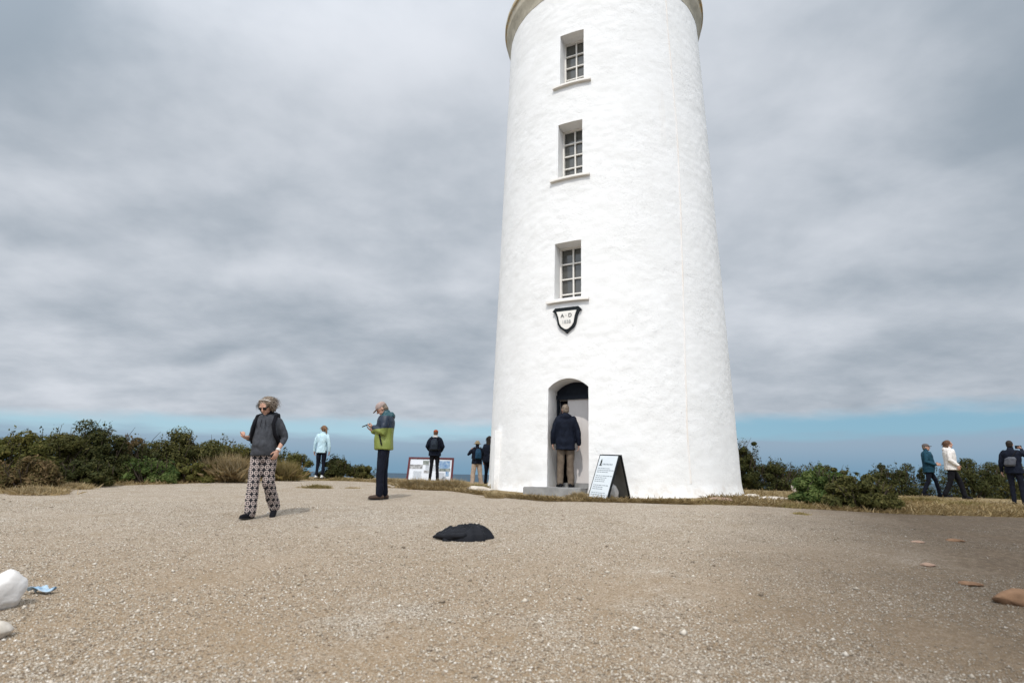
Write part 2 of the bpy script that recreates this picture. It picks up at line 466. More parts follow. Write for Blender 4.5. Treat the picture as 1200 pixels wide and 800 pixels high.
# 1 woman walking
W, HM, s = person('woman walking in grey hoodie, dark sunglasses and black and white patterned trousers', 301, 607, 465.5, R(2), M_hoodie, patterned(), M_black,
    pose=dict(shL=(.172,.01,1.395), elL=(.255,.06,1.15), wrL=(.225,-.10,.955), hdL=(-.2,-.2,-1), pnL=(-.8,.6,0), cuL=.7,
              shR=(-.172,.01,1.395), elR=(-.235,.06,1.14), wrR=(-.255,-.14,1.145), hdR=(-.15,-.9,.15), pnR=(.5,-.1,.7), cuR=1.2,
              knL=(.095,.03,.50), anL=(.135,.27,.15), toL=(.2,-1,-.6), knR=(-.080,-.07,.49), anR=(-.075,-.08,.085), toR=(-.35,-1,0)),
    jk=dict(g=.026, hem=.88, belly=.06, w=.94, arm=.058, cuff=.046, wr=(.013,8)), tr=dict(th=.092, kn=.085, an=.086, wr=(.010,8)), head=(R(-16), R(36)), sleeve=.42, jname='hoodie', hood=True)
link('undershirt_collar', pymesh('undershirt_collar', [tube([(0,.0,1.49),(0,-.004,1.545)], [.082,.072], 16)]), M_black, W, 60)
hairdo(W, HM, M_greyhair, 'bob', 3)
g = [xf(q, HM) for q in (ell((.034,-.094,.128), (.034,.012,.024)), ell((-.034,-.094,.128), (.034,.012,.024)), tube([(.066,-.08,.135),(.084,.0,.135)], [.004,.004], 6), tube([(-.066,-.08,.135),(-.084,.0,.135)], [.004,.004], 6))]
link('sunglasses', pymesh('sunglasses', g), M_glass_dark, W, 60)
hb = tube([(-.10,.0,.20),(-.06,-.035,.245),(.05,-.035,.247),(.10,.0,.20)], [.006]*4, 8)
link('headband', pymesh('headband', [xf(hb, HM)]), M_band, W, 60)
wt = tube([(.233,-.078,.984),(.226,-.098,.957)], [.036,.035], 14, False); link('wristwatch', pymesh('wristwatch', [wt]), M_band, W, 60)
dr = [tube([(.03,-.165,1.40),(.035,-.185,1.28)], [.004,.004], 6), tube([(-.03,-.165,1.40),(-.03,-.185,1.30)], [.004,.004], 6)]
link('drawstring', pymesh('drawstring', [dr[0]]), M_black, W, 60); link('drawstring', pymesh('drawstring', [dr[1]]), M_black, W, 60)
backpack(W, 'black backpack worn by the woman in patterned trousers', M_black, M_black, 1.0)

# 2 man with phone
Mn, HM, s = person('man in green and navy jacket looking down at the phone in his hands', 446, 585, 469.5, R(-82), twotone(), M_navytr, M_brownshoe,
    pose=dict(elL=(.22,-.02,1.15), wrL=(.075,-.205,1.255), hdL=(-.35,-.8,.20), pnL=(-.5,.2,.6), cuL=.5,
              elR=(-.22,-.03,1.14), wrR=(-.085,-.215,1.20), hdR=(.25,-.85,.30), pnR=(.3,.2,1), cuR=.4,
              anL=(.10,-.02,.09), anR=(-.105,.05,.09), knL=(.10,-.03,.5), knR=(-.10,.01,.5)),
    jk=dict(g=.045, hem=.86, belly=.03, arm=.068, cuff=.048, wr=(.010,7)), tr=dict(th=.092,kn=.074,an=.068), head=(0, R(40)), hood=True)
shorthair(Mn, HM, M_greyhair); cap(Mn, HM, M_capgrey)
ph = thing('phone', 'dark phone held up by the man in the green and navy jacket', 'phone', Mn.location, Mn.rotation_euler.z, None, s)
PM = Matrix.Translation((-.005,-.345,1.295)) @ Matrix.Rotation(R(24),4,'X')
link('phone_case', pymesh('phone_case', [box((0,0,0), (.075,.155,.010), PM)]), M_blackplastic, ph, 30)
link('screen', pymesh('screen', [box((0,0,.006), (.068,.145,.002), PM)]), M_glass_dark, ph, 30)
for sx in (-1,1): link('pocket_zip', pymesh('pocket_zip', [tube([(sx*.196,-.085,1.12),(sx*.226,-.035,.95)], [.014,.014], 8)]), M_black, Mn, 60)

# 3 woman pale blue
A, HM, s = person('woman in pale blue jumper with ponytail and dark leggings seen from behind', 374, 560.5, 498.5, R(172), M_paleblue, M_navytr, M_whiteshoe,
    jk=dict(g=.022, hem=.84, arm=.055, w=.90), tr=dict(th=.082,kn=.060,an=.046,name='leggings'), head=(R(38),0), collar=True, jname='jumper',
    pose=dict(elL=(.25,.02,1.15), elR=(-.25,.02,1.15), wrL=(.27,-.02,.9), wrR=(-.26,-.02,.9)))
hairdo(A, HM, M_blonde, 'ponytail', 5)

# 4 man at info panel
root4 = P(508, 563, 20.0); root4.z = gz(root4.x, 20.0)
D4, HM, s = person('man with rust coloured hat and dark jacket reading the information panel', 508, 563, 503.5, R(178), M_navy, M_black, M_black, root=root4,
    pose=dict(elL=(.285,.02,1.17), wrL=(.20,-.14,1.0), elR=(-.285,.02,1.17), wrR=(-.20,-.14,1.0), anL=(.13,.02,.09), anR=(-.13,.02,.09), hdL=(-.4,-.6,-.4), hdR=(.4,-.6,-.4)),
    jk=dict(g=.045, hem=.84, arm=.066), hood=False)
shorthair(D4, HM, M_brownhair); cap(D4, HM, M_rusthat, brim=False, knit=True)
link('collar_trim', pymesh('collar_trim', [tube([(0,.012,1.49),(0,.004,1.535)], [.092,.082], 16)]), M_band, D4, 60)
backpack(D4, 'dark backpack worn by the man at the information panel', M_darkpack, M_black, .9)

# 5 bucket hat person
root5 = P(558, 568, 22.3); root5.z = gz(root5.x, 22.3)
E5, HM, s = person('person in khaki bucket hat and beige trousers holding a camera up', 558, 568, 516.5, R(-165), M_navy, M_beige, M_brownshoe, root=root5,
    pose=dict(shL=(.18,.01,1.40), elL=(.33,-.10,1.22), wrL=(.20,-.24,1.40), hdL=(-.5,-.6,.5), pnL=(-.6,0,.2), elR=(-.27,-.10,1.22), wrR=(-.10,-.28,1.38), hdR=(.4,-.6,.5), pnR=(.6,0,.2), cuL=1.0, cuR=1.0,
              knL=(.14,.0,.5), anL=(.17,.06,.09), knR=(-.14,0,.5), anR=(-.2,-.03,.09)),
    jk=dict(g=.035, hem=.86, arm=.06), tr=dict(th=.1,kn=.09,an=.085))
shorthair(E5, HM, M_darkhair); cap(E5, HM, M_khakihat, bucket=True)
backpack(E5, 'blue backpack worn by the person in the khaki bucket hat', M_bluepack, M_black, .85)
cm = thing('camera', 'small black camera held up by the person in the bucket hat', 'camera', E5.location, E5.rotation_euler.z, None, s)
link('camera_body', pymesh('camera_body', [box((.05,-.37,1.47), (.13,.05,.08))]), M_blackplastic, cm, 30)
link('lens', pymesh('lens', [tube([(.05,-.39,1.47),(.05,-.45,1.47)], [.032,.03], 14)]), M_blackplastic, cm, 60)

# 6 person half hidden by tower
root6 = P(572, 566, 23.0); root6.z = gz(root6.x, 23.0)
F6, HM, s = person('dark clothed person standing half hidden behind the left edge of the tower', 573, 566, 511, R(150), M_navy, M_navytr, M_black, root=root6, jk=dict(g=.035,hem=.84,arm=.06), head=(R(30),0))
hairdo(F6, HM, M_darkhair, 'long', 6)

# 8, 9, 10 people on the right
rt = P(1092, 576, 19.3); rt.z = gz(rt.x, 19.3)
H8, HM, s = person('man in teal jacket and grey cap walking on the right', 1092, 576, 520, R(58), M_teal, M_navytr, M_black, root=rt,
    pose=dict(elL=(.24,.0,1.14), wrL=(.18,-.22,1.08), hdL=(-.1,-1,0), elR=(-.24,.05,1.14), wrR=(-.2,-.2,1.05), hdR=(.1,-1,0), knL=(.1,-.16,.52), anL=(.1,-.22,.09), knR=(-.1,.06,.5), anR=(-.1,.24,.12)),
    jk=dict(g=.05,hem=.80,belly=.04,arm=.07))
shorthair(H8, HM, M_greyhair); cap(H8, HM, mat('grey_cap', (.12,.10,.095), rough=.9))
rt = P(1119, 577, 18.3); rt.z = gz(rt.x, 18.3)
I9, HM, s = person('woman in white quilted jacket with long brown hair on the right', 1114, 577, 516, R(60), M_white, M_black, M_black, root=rt,
    pose=dict(elL=(.24,.03,1.14), wrL=(.22,-.16,1.0), elR=(-.24,.03,1.14), wrR=(-.22,-.15,1.0), knL=(.1,-.18,.52), anL=(.1,-.25,.09), knR=(-.1,.08,.5), anR=(-.1,.26,.13)),
    jk=dict(g=.05,hem=.85,arm=.07, wr=(.012,8)), tr=dict(th=.09,kn=.075,an=.07), hood=True)
hairdo(I9, HM, M_brownhair, 'long', 8)
rt = P(1195, 589, 15.5); rt.z = gz(rt.x, 15.5)
J10, HM, s = person('person in dark clothes with short black hair raising a camera at the right edge', 1189, 589, 516, R(128), M_navy, M_navytr, M_black, root=rt,
    pose=dict(elR=(-.30,-.14,1.30), wrR=(-.18,-.32,1.50), hdR=(.3,-.6,.5), pnR=(.6,0,.2), elL=(.26,.04,1.14), wrL=(.28,-.02,.9), cuR=1.0), jk=dict(g=.035,hem=.84,arm=.058))
shorthair(J10, HM, M_darkhair)
sb = thing('shoulder_bag', 'grey shoulder bag slung across the back of the right edge person', 'bag', J10.location, J10.rotation_euler.z, None, s)
fuse('bag_body', [loft([(.02,.19,1.03,.10,.035),(.03,.20,1.08,.13,.06),(-.01,.20,1.24,.13,.055),(-.03,.185,1.29,.07,.03)])], M_greypack, sb, .013, 2, (.006,9,2))
link('strap', pymesh('strap', [tube([(.10,.17,1.05),(-.04,.17,1.28),(-.13,.10,1.44),(-.15,.0,1.47),(-.10,-.13,1.40),(.0,-.175,1.26),(.16,-.10,1.10)], [.018]*7, 8)]), M_black, sb, 60)
cm = thing('camera', 'black camera raised by the dark haired person at the right edge', 'camera', J10.location, J10.rotation_euler.z, None, s)
link('camera_body', pymesh('camera_body', [box((-.10,-.44,1.58), (.14,.06,.09))]), M_blackplastic, cm, 30)
link('lens', pymesh('lens', [tube([(-.10,-.46,1.58),(-.10,-.55,1.58)], [.038,.036], 14)]), M_blackplastic, cm, 60)

# ------------------------------------------------------------------ lighthouse
TD, TAZ = 16.0, R(9.816)
TC = Vector((TD*math.sin(TAZ), TD*math.cos(TAZ), 0)); TB, TT = EYE-.0264*TD, EYE+.8189*TD+.10
RB, RT = .20546*TD, .18326*TD
def trad(z): return RB+(RT-RB)*(z-TB)/(TT-TB)
c2 = Vector((math.sin(TAZ), math.cos(TAZ), 0)); rgt = Vector((math.cos(TAZ), -math.sin(TAZ), 0))
def tdir(phi): return -c2*math.cos(phi)+rgt*math.sin(phi)
def TP(phi, z, off=0.): return TC+tdir(phi)*(trad(z)+off)+Vector((0,0,z))
def cone(px, py):
    d = ray(px, py); d.normalize()
    t = 8.0
    for _ in range(4000):
        q = Vector((0,0,EYE))+d*t; h = Vector((q.x-TC.x, q.y-TC.y, 0))
        if h.length < trad(q.z): break
        t += .005
    h.normalize()
    return math.atan2(h.dot(rgt), -h.dot(c2)), q.z
def facing(phi, z0, off=0.):
    """matrix: x to the right along the wall, y inward, z up, origin on the wall surface"""
    d = tdir(phi); inn = -d; x = Vector((0,0,1)).cross(inn)*-1
    o = TC+d*(trad(z0)+off)+Vector((0,0,z0))
    M = Matrix.Identity(4)
    for i in range(3): M[i][0] = x[i]; M[i][1] = inn[i]; M[i][3] = o[i]
    return M
def whitewash():
    m, t, b = newmat('whitewashed_masonry')
    co = t.new('ShaderNodeTexCoord').outputs['Object']
    sq = t.mapping(co, (1,1,1.9))
    n1 = t.noise(sq, 1.1, 7, .68); n2 = t.noise(co, 14, 5, .6)
    v = t.vor(t.vmath('ADD', sq, t.vmath('SCALE', t.vmath('SUBTRACT', t.new('ShaderNodeTexNoise').outputs['Color'], (.5,.5,.5)), (0,0,0))), 3.2, 'SMOOTH_F1')
    pits = t.ss(t.noise(co, 30, 4, .6), .60, .72)
    col = t.mix(t.ss(n1, .35, .7), (.815,.805,.79), (.75,.74,.72))
    col = t.mix(t.math('MULTIPLY', pits, .28), col, (.55,.53,.50))
    # rust streaks running down from the gallery, warm dirt close to the ground
    sp = t.new('ShaderNodeSeparateXYZ'); t.set(sp.inputs[0], co)
    streak = t.ss(t.noise(t.mapping(co, (2.5,2.5,.10)), 1.6, 5, .6), .64, .76)
    col = t.mix(t.math('MULTIPLY', streak, .14), col, (.62,.55,.46))
    low = t.math('MULTIPLY', t.ss(sp.outputs[2], .75, 1.25, 1., 0.), t.ss(t.noise(co, 5, 5), .4, .7))
    col = t.mix(t.math('MULTIPLY', low, .5), col, (.50,.42,.34))
    t.set(b.inputs['Base Color'], col); b.inputs['Roughness'].default_value = .9; b.inputs['Specular IOR Level'].default_value = .2
    h = t.math('ADD', t.math('MULTIPLY', n2, .35), t.math('MULTIPLY', t.noise(co, 45, 4), .15))
    h = t.math('SUBTRACT', h, t.math('MULTIPLY', pits, .25))
    h = t.math('ADD', h, t.math('MULTIPLY', v.outputs[0], .25))
    t.set(b.inputs['Normal'], t.bump(h, t.ss(t.noise(co, .8, 4), .35, .65, .2, .6), .05))
    return m
M_wall = whitewash()
M_cream = mat('cream_paint', (.80,.77,.72), (.75,.72,.67), 6, .7, .15, 30, .01)
M_stone = mat('gallery_stone', (.30,.275,.23), (.22,.20,.17), 5, .9, .4, 25, .02)
LH = thing('lighthouse', 'tall white painted round lighthouse tower with three small windows and arched doorway', 'lighthouse', (0,0,0))
def tower_mesh():
    nphi, nz = 400, 250
    V = np.zeros((nz, nphi, 3)); zs = np.linspace(TB-.5, TT+.25, nz)
    for i, z in enumerate(zs):
        for j in range(nphi):
            a = 2*math.pi*j/nphi
            ca, sa = math.cos(a), math.sin(a)
            r = trad(z)
            p = Vector((ca*r*2.6, sa*r*2.6, z*4.6)); p += Vector((noise.noise(p*.6), noise.noise(p*.6+Vector((9,3,1))), noise.noise(p*.6+Vector((2,8,5)))))*.5
            d, _ = noise.voronoi(p)
            rel = min(1., (d[1]-d[0])*2.2)
            am = .30+.75*min(1, max(0, noise.noise(Vector((ca*r*.45, sa*r*.45, z*.35+5)))+.35))
            dz = (.010*(rel-.6)+.005*noise.noise(Vector((ca*r*2, sa*r*2, z*11))))*am+.006*noise.noise(p*.35)+.004*noise.noise(Vector((ca*r, sa*r, z))*9)
            if z < TB+.35: dz += .10*((TB+.35-z)/.35)**2*(.6+.6*noise.noise(Vector((ca*4,sa*4,0))))
            V[i,j] = (ca*(r+dz), sa*(r+dz), z)
    V[...,0] += TC.x; V[...,1] += TC.y
    idx = np.arange(nz*nphi).reshape(nz, nphi); nx = np.roll(idx, -1, 1)
    q = np.stack([idx[:-1], nx[:-1], nx[1:], idx[1:]], -1).reshape(-1,4)
    me = bpy.data.meshes.new('tower_wall')
    me.from_pydata(V.reshape(-1,3).tolist(), [], [tuple(f) for f in q.tolist()]+[tuple(reversed(idx[0].tolist())), tuple(idx[-1].tolist())])
    me.update()
    return me
# openings: (left px, right px, top py at left, bottom py) on the outer wall
WIN = [((650,286),(681,281),(650,351),(681,347), 3), ((654,146),(682.5,141),(654,208),(682.5,203), 4), ((656.5,42),(684,35.5),(656.5,99),(684,93), 3)]
cut = bmesh.new()
def cutbox(M, x0, x1, y0, y1, z0, z1, splay=0.):
    v = [(x0-splay,y0,z0),(x1+splay,y0,z0),(x1,y1,z0),(x0,y1,z0),(x0-splay,y0,z1),(x1+splay,y0,z1),(x1,y1,z1),(x0,y1,z1)]
    bv = [cut.verts.new(M @ Vector(p)) for p in v]
    for f in [(0,3,2,1),(4,5,6,7),(0,1,5,4),(1,2,6,5),(2,3,7,6),(3,0,4,7)]: cut.faces.new([bv[i] for i in f])
wins = []
for tl, tr_, bl, br, rows in WIN:
    a, b, c_, d_ = cone(*tl), cone(*tr_), cone(*bl), cone(*br)
    phi = (a[0]+b[0]+c_[0]+d_[0])/4; z1 = (a[1]+b[1])/2; z0 = (c_[1]+d_[1])/2
    w = (b[0]-a[0]+d_[0]-c_[0])/2*trad((z0+z1)/2)
    M = facing(phi, (z0+z1)/2); h = z1-z0
    cutbox(M, -w/2, w/2, -.4, .48, -h/2, h/2)
    wins.append((M, phi, w, h, z0, z1, rows)); print('window', phi, w, h, z0)
dl, dr_ = cone(641,566), cone(690,564); dtop = cone(667,443); dsp = cone(641,455.5)
dphi = (dl[0]+dr_[0])/2; dw = (dr_[0]-dl[0])*trad(TB+1)
dz0, dz1, dzs = TB+.15, dtop[1], dsp[1]
print('door', dphi, dw, dz0, dz1, dzs)
DM = facing(dphi, dz0)
def archpts(w, z1, zs, n=14):
    h = z1-zs; Rr = ((w/2)**2+h*h)/(2*h); zc = z1-Rr; a0 = math.asin(w/2/Rr)
    return [(Rr*math.sin(a), zc+Rr*math.cos(a)) for a in [a0-2*a0*i/n for i in range(n+1)]]
DD = .64
hh1, hhs = dz1-dz0, dzs-dz0
prof = [(-dw/2,0),(dw/2,0)]+archpts(dw, hh1, hhs)
def prism(prof, y0, y1, M):
    n = len(prof)
    V = [M @ Vector((x,y0,z)) for x,z in prof]+[M @ Vector((x,y1,z)) for x,z in prof]
    return V, [tuple(range(n)), tuple(reversed(range(n,2*n)))]+[(i, i+n, (i+1)%n+n, (i+1)%n) for i in range(n)]
v, f = prism(prof, -.6, DD+.1, DM)
bv = [cut.verts.new(p) for p in v]
for q in f: cut.faces.new([bv[i] for i in q])
bmesh.ops.recalc_face_normals(cut, faces=cut.faces)
cme = bpy.data.meshes.new('cutter'); cut.to_mesh(cme)
# second cutter: the dark entry passage behind the open left half
cut2 = bmesh.new()
v, f = box((-dw/2+.02+.34, DD+.1+1.1, 1.02), (.66,2.3,2.0), DM)
bv = [cut2.verts.new(p) for p in v]
for q in f: cut2.faces.new([bv[i] for i in q])
bmesh.ops.recalc_face_normals(cut2, faces=cut2.faces)
cme2 = bpy.data.meshes.new('cutter2'); cut2.to_mesh(cme2)
co1 = bpy.data.objects.new('c1', cme); co2 = bpy.data.objects.new('c2', cme2); C.objects.link(co1); C.objects.link(co2)
tm = evalmesh(tower_mesh(), [('BOOLEAN', dict(object=co1, operation='DIFFERENCE', solver='MANIFOLD')), ('BOOLEAN', dict(object=co2, operation='DIFFERENCE', solver='MANIFOLD'))])
bpy.data.objects.remove(co1); bpy.data.objects.remove(co2)
print('tower faces', len(tm.polygons))
link('tower_wall', tm, M_wall, LH, 50)
# windows
def paneglass():
    m, t, b = newmat('window_glass')
    co = t.new('ShaderNodeTexCoord').outputs['Object']
    t.set(b.inputs['Base Color'], t.mix(t.noise(co, 1.6, 2), (.055,.06,.06), (.10,.095,.08)))
    b.inputs['Roughness'].default_value = .06; b.inputs['Specular IOR Level'].default_value = .7
    return m
M_pane = paneglass()
for M, phi, w, h, z0, z1, rows in wins:
    W_ = bpy.data.objects.new('window', None); C.objects.link(W_); W_.parent = LH
    fr = []
    y = .42; b_ = .035
    fr += [box((-w/2+b_/2, y, 0), (b_,.07,h-.004), M), box((w/2-b_/2, y, 0), (b_,.07,h-.004), M)]
    hid = .40*(z0-EYE)/math.hypot(TP(phi,0).x, TP(phi,0).y)          # what the deep sill hides from the yard
    zt = -.0+h/2-b_; zv = -h/2+hid
    if rows == 4 and z0 < 7: zb = zv+.02; rh = (zt-zb)/4; nr_ = 4
    elif rows == 4: rh = (zt-zv)/3.6; nr_ = 4; zb = zt-4*rh
    else: rh = (zt-zv)/3.25; nr_ = 4; zb = zt-4*rh
    zb = max(zb, -h/2+.03)
    fr += [box((0,y,h/2-b_/2-.002), (w-2*b_,.07,b_), M), box((0,y,(zb-h/2)/2), (w-2*b_,.07,zb+h/2-.004), M)]
    fr.append(box((0,y+.005,(zb+zt)/2), (.034,.05,zt-zb), M))
    for k in range(1, nr_):
        for sx in (-1,1): fr.append(box((sx*(w/4-b_/2+.008), y+.005, zt-rh*k), (w/2-b_-.018,.045,.030), M))
    link('frame', pymesh('frame', fr), M_cream, W_, 30)
    link('pane', pymesh('pane', [box((0,y+.045,0), (w-.004,.012,h-.004), M)]), M_pane, W_, 30)
    # sill follows the curve of the wall
    V, Fc = [], []
    n = 16; half = (w/2+.19)/trad(z0)
    for i in range(n+1):
        ph_ = phi-half+2*half*i/n
        for off, dz in ((-.10,-.10),(.085,-.10),(.085,-.045),(-.10,.012)):
            V.append(TP(ph_, z0+dz-.005, off))
    for i in range(n):
        for k in range(4): Fc.append((i*4+k, (i+1)*4+k, (i+1)*4+(k+1)%4, i*4+(k+1)%4))
    Fc += [(3,2,1,0), (n*4,n*4+1,n*4+2,n*4+3)]
    link('sill', pymesh('sill', [(V,Fc)]), M_cream, W_, 40)
# door set
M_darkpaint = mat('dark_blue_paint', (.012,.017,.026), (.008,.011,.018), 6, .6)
M_doorwhite = mat('door_paint', (.70,.66,.64), (.66,.62,.60), 3, .55, .1, 20, .01)
tz = hhs-.10
trn = [(-dw/2+.003,tz),(dw/2-.003,tz)]+archpts(dw-.006, hh1-.003, hhs)
link('transom', pymesh('transom', [prism(trn, DD, DD+.06, DM)]), M_darkpaint, LH, 30)
link('transom_rail', pymesh('transom_rail', [box((0,DD-.012,tz-.05), (dw-.006,.10,.10), DM)]), M_darkpaint, LH, 30)
dlh = tz-.102
xm = -dw/2+.27
dr = bpy.data.objects.new('door', None); C.objects.link(dr); dr.parent = LH
lw = dw/2-.035-xm
dp = [box((xm+lw/2, DD+.03, dlh/2+.03), (lw,.045,dlh-.04), DM)]
dp += [box((xm+lw*(k+.5)/4, DD+.006, dlh/2+.03), (lw/4-.008,.008,dlh-.05), DM) for k in range(4)]
link('door_panel', pymesh('door_panel', dp), M_doorwhite, dr, 30)
link('handle', pymesh('handle', [tube([DM @ Vector((xm+.07,DD-.02,1.0)), DM @ Vector((xm+.07,DD-.05,1.0)), DM @ Vector((xm+.17,DD-.05,1.0))], [.012]*3, 8)]), M_blackplastic, dr, 60)
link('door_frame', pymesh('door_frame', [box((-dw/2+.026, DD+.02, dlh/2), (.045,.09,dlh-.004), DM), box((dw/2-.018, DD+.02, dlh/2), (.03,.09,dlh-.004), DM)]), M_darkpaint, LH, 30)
link('added_dark_door_leaf', pymesh('added_dark_door_leaf', [box((-dw/2+.075, DD+.62, dlh/2+.01), (.04,1.0,dlh-.06), DM)]), M_darkpaint, LH, 30)  # dark leaf added along the passage wall so the open half stays dark
shade_lining = [box((-dw/2+.36, DD+2.2, 1.02), (.64,.02,1.96), DM), box((-dw/2+.36+.315, DD+1.2, 1.02), (.02,2.0,1.96), DM), box((-dw/2+.36, DD+1.2, 1.99), (.60,2.0,.02), DM)]
link('entry_shade_lining', pymesh('entry_shade_lining', shade_lining), M_darkpaint, LH, 30)  # added dark boards standing in for the shade inside the passage
M_conc = mat('grey_concrete', (.30,.295,.285), (.22,.215,.21), 5, .95, .5, 40, .01)
link('threshold', pymesh('threshold', [box((0, DD*.5-.06, .006), (dw-.01,DD+.10,.012), DM), box((xm+lw/2-.0, DD-.10, .06), (lw+.05,.24,.095), DM)]), M_conc, LH, 30)
# step
stp = thing('doorstep', 'low grey concrete step below the arched lighthouse doorway', 'step', (0,0,0))
SM = facing(dphi, TB)
sbm = bmesh.new()
v, f = box((-.20,-.02,.03), (1.33,.80,.27), SM)
bv = [sbm.verts.new(p) for p in v]
for q in f: sbm.faces.new([bv[i] for i in q])
bmesh.ops.recalc_face_normals(sbm, faces=sbm.faces)
bmesh.ops.bevel(sbm, geom=sbm.edges[:], offset=.015, segments=2, affect='EDGES')
me = bpy.data.meshes.new('step_block'); sbm.to_mesh(me); link('step_block', me, M_conc, stp, 40)
# man in doorway (stands on the step)
STEPZ = TB+.165
rt = SM @ Vector((-.09,.16,0)); rt.z = STEPZ
G7, HM, s = person('man in navy hooded jacket and khaki trousers standing in the lighthouse doorway', 660, 567, 473.5, R(176), M_navy, M_khaki, M_black, root=rt,
    pose=dict(elL=(.255,.03,1.14), wrL=(.27,-.03,.92), elR=(-.27,.05,1.15), wrR=(-.285,.02,.90), anL=(.12,.02,.09), anR=(-.11,.02,.09), toR=(-.3,-1,0), toL=(.3,-1,0)),
    jk=dict(g=.046,hem=.77,arm=.067,cuff=.05,wr=(.014,6), w=.98), tr=dict(th=.092,kn=.078,an=.074,wr=(.012,7)), hood=True, head=(R(18),R(6)))
shorthair(G7, HM, M_greyhair)
# gallery
gp = [(RT-.03,TT),(RT+.01,TT),(RT+.03,TT+.12),(RT+.09,TT+.30),(RT+.135,TT+.38),(RT+.14,TT+.40),(RT+.155,TT+.60),(RT+.20,TT+.63),(RT+.205,TT+.65),(RT+.205,TT+.74),(RT+.18,TT+.78),(RT-.3,TT+.80),(RT-.3,TT+.30)]
def gallerymat():
    m, t, b = newmat('weathered_gallery')
    co = t.new('ShaderNodeTexCoord').outputs['Object']
    sp = t.new('ShaderNodeSeparateXYZ'); t.set(sp.inputs[0], co)
    n = t.noise(co, 3, 6, .65)
    col = t.mix(t.ss(n,.35,.65), (.40,.36,.28), (.54,.49,.39))
    lich = t.math('MULTIPLY', t.ss(sp.outputs[2], TT+.36, TT+.62), t.ss(t.noise(co, 2.4, 6, .7), .44, .66))
    col = t.mix(lich, col, (.58,.38,.14))
    t.set(b.inputs['Base Color'], col); b.inputs['Roughness'].default_value = .9
    t.set(b.inputs['Normal'], t.bump(n, .4, .03))
    return m
v, f = lathe(gp, 160, True)
link('gallery', pymesh('gallery', [([Vector(p)+TC for p in v], f)]), gallerymat(), LH, 40)
# lightning conductor running down the wall
CB = [cone(783,40), cone(793,150), cone(797,235), cone(801,360), cone(805,500)]
def conduit_pts():
    pts = []
    for k in range(60):
        z = TT+.1-(TT+.1-TB-.3)*k/59
        pc = float(np.interp(-z, [-q[1] for q in CB], [q[0] for q in CB])); pts.append(TP(pc+.001*math.sin(k*.9), z, .006))
    return pts
link('lightning_cable', pymesh('lightning_cable', [tube(conduit_pts(), [.013]*60, 8, False)]), mat('painted_cable', (.80,.78,.76), (.74,.67,.60), .8, .8), LH, 60)
# white duct at the left foot of the tower
ph0, z0_ = cone(584, 545)
dM = facing(ph0, TB+.75)
duct = [box((-.02,-.03,.0), (.20,.22,1.50), dM), box((.075,-.125,.0), (.02,.035,1.42), dM)]
link('cable_duct', pymesh('cable_duct', duct), M_wall, LH, 30)
# plaque
pphi, pz = cone(665, 375)
PMx = facing(pphi, pz, .03)
shield = [(-.36,.225),(-.29,.30),(.29,.30),(.36,.225),(.305,.19),(.255,.08),(.225,-.10),(.165,-.20),(.07,-.27),(0,-.335),(-.07,-.27),(-.165,-.20),(-.225,-.10),(-.255,.08),(-.305,.19)]
inner = [(-.25,.205),(.25,.205),(.205,.08),(.175,-.08),(.125,-.165),(.045,-.225),(0,-.235),(-.045,-.225),(-.125,-.165),(-.175,-.08),(-.205,.08)]
pl = bpy.data.objects.new('plaque', None); C.objects.link(pl); pl.parent = LH
link('shield_border', pymesh('shield_border', [prism(shield, -.03, .10, PMx)]), mat('black_paint', (.012,.016,.018), rough=.5), pl, 30)
link('shield_field', pymesh('shield_field', [prism(inner, -.045, .0, PMx)]), M_cream, pl, 30)
M_ink = mat('dark_lettering', (.03,.035,.035), rough=.7); M_grey_letter = mat('grey_lettering', (.13,.14,.14), rough=.7); M_faint = mat('faded_lettering', (.46,.47,.46), rough=.8)
def text(name, body, size, M, m, parent, depth=.004):
    cu = bpy.data.curves.new(name, 'FONT'); cu.body = body; cu.size = size; cu.align_x = 'CENTER'; cu.extrude = depth
    o = bpy.data.objects.new('temporary', cu); C.objects.link(o)
    dg = bpy.context.evaluated_depsgraph_get(); dg.update()
    me = bpy.data.meshes.new_from_object(o.evaluated_get(dg)); bpy.data.objects.remove(o)
    me.transform(M); me.name = name
    return link(name, me, m, parent)
text('lettering', 'A · D', .125, PMx @ Matrix.Translation((0,-.052,.055)) @ Matrix.Rotation(R(90),4,'X'), M_grey_letter, pl)
text('date', '1838', .115, PMx @ Matrix.Translation((0,-.052,-.095)) @ Matrix.Rotation(R(90),4,'X'), M_faint, pl)

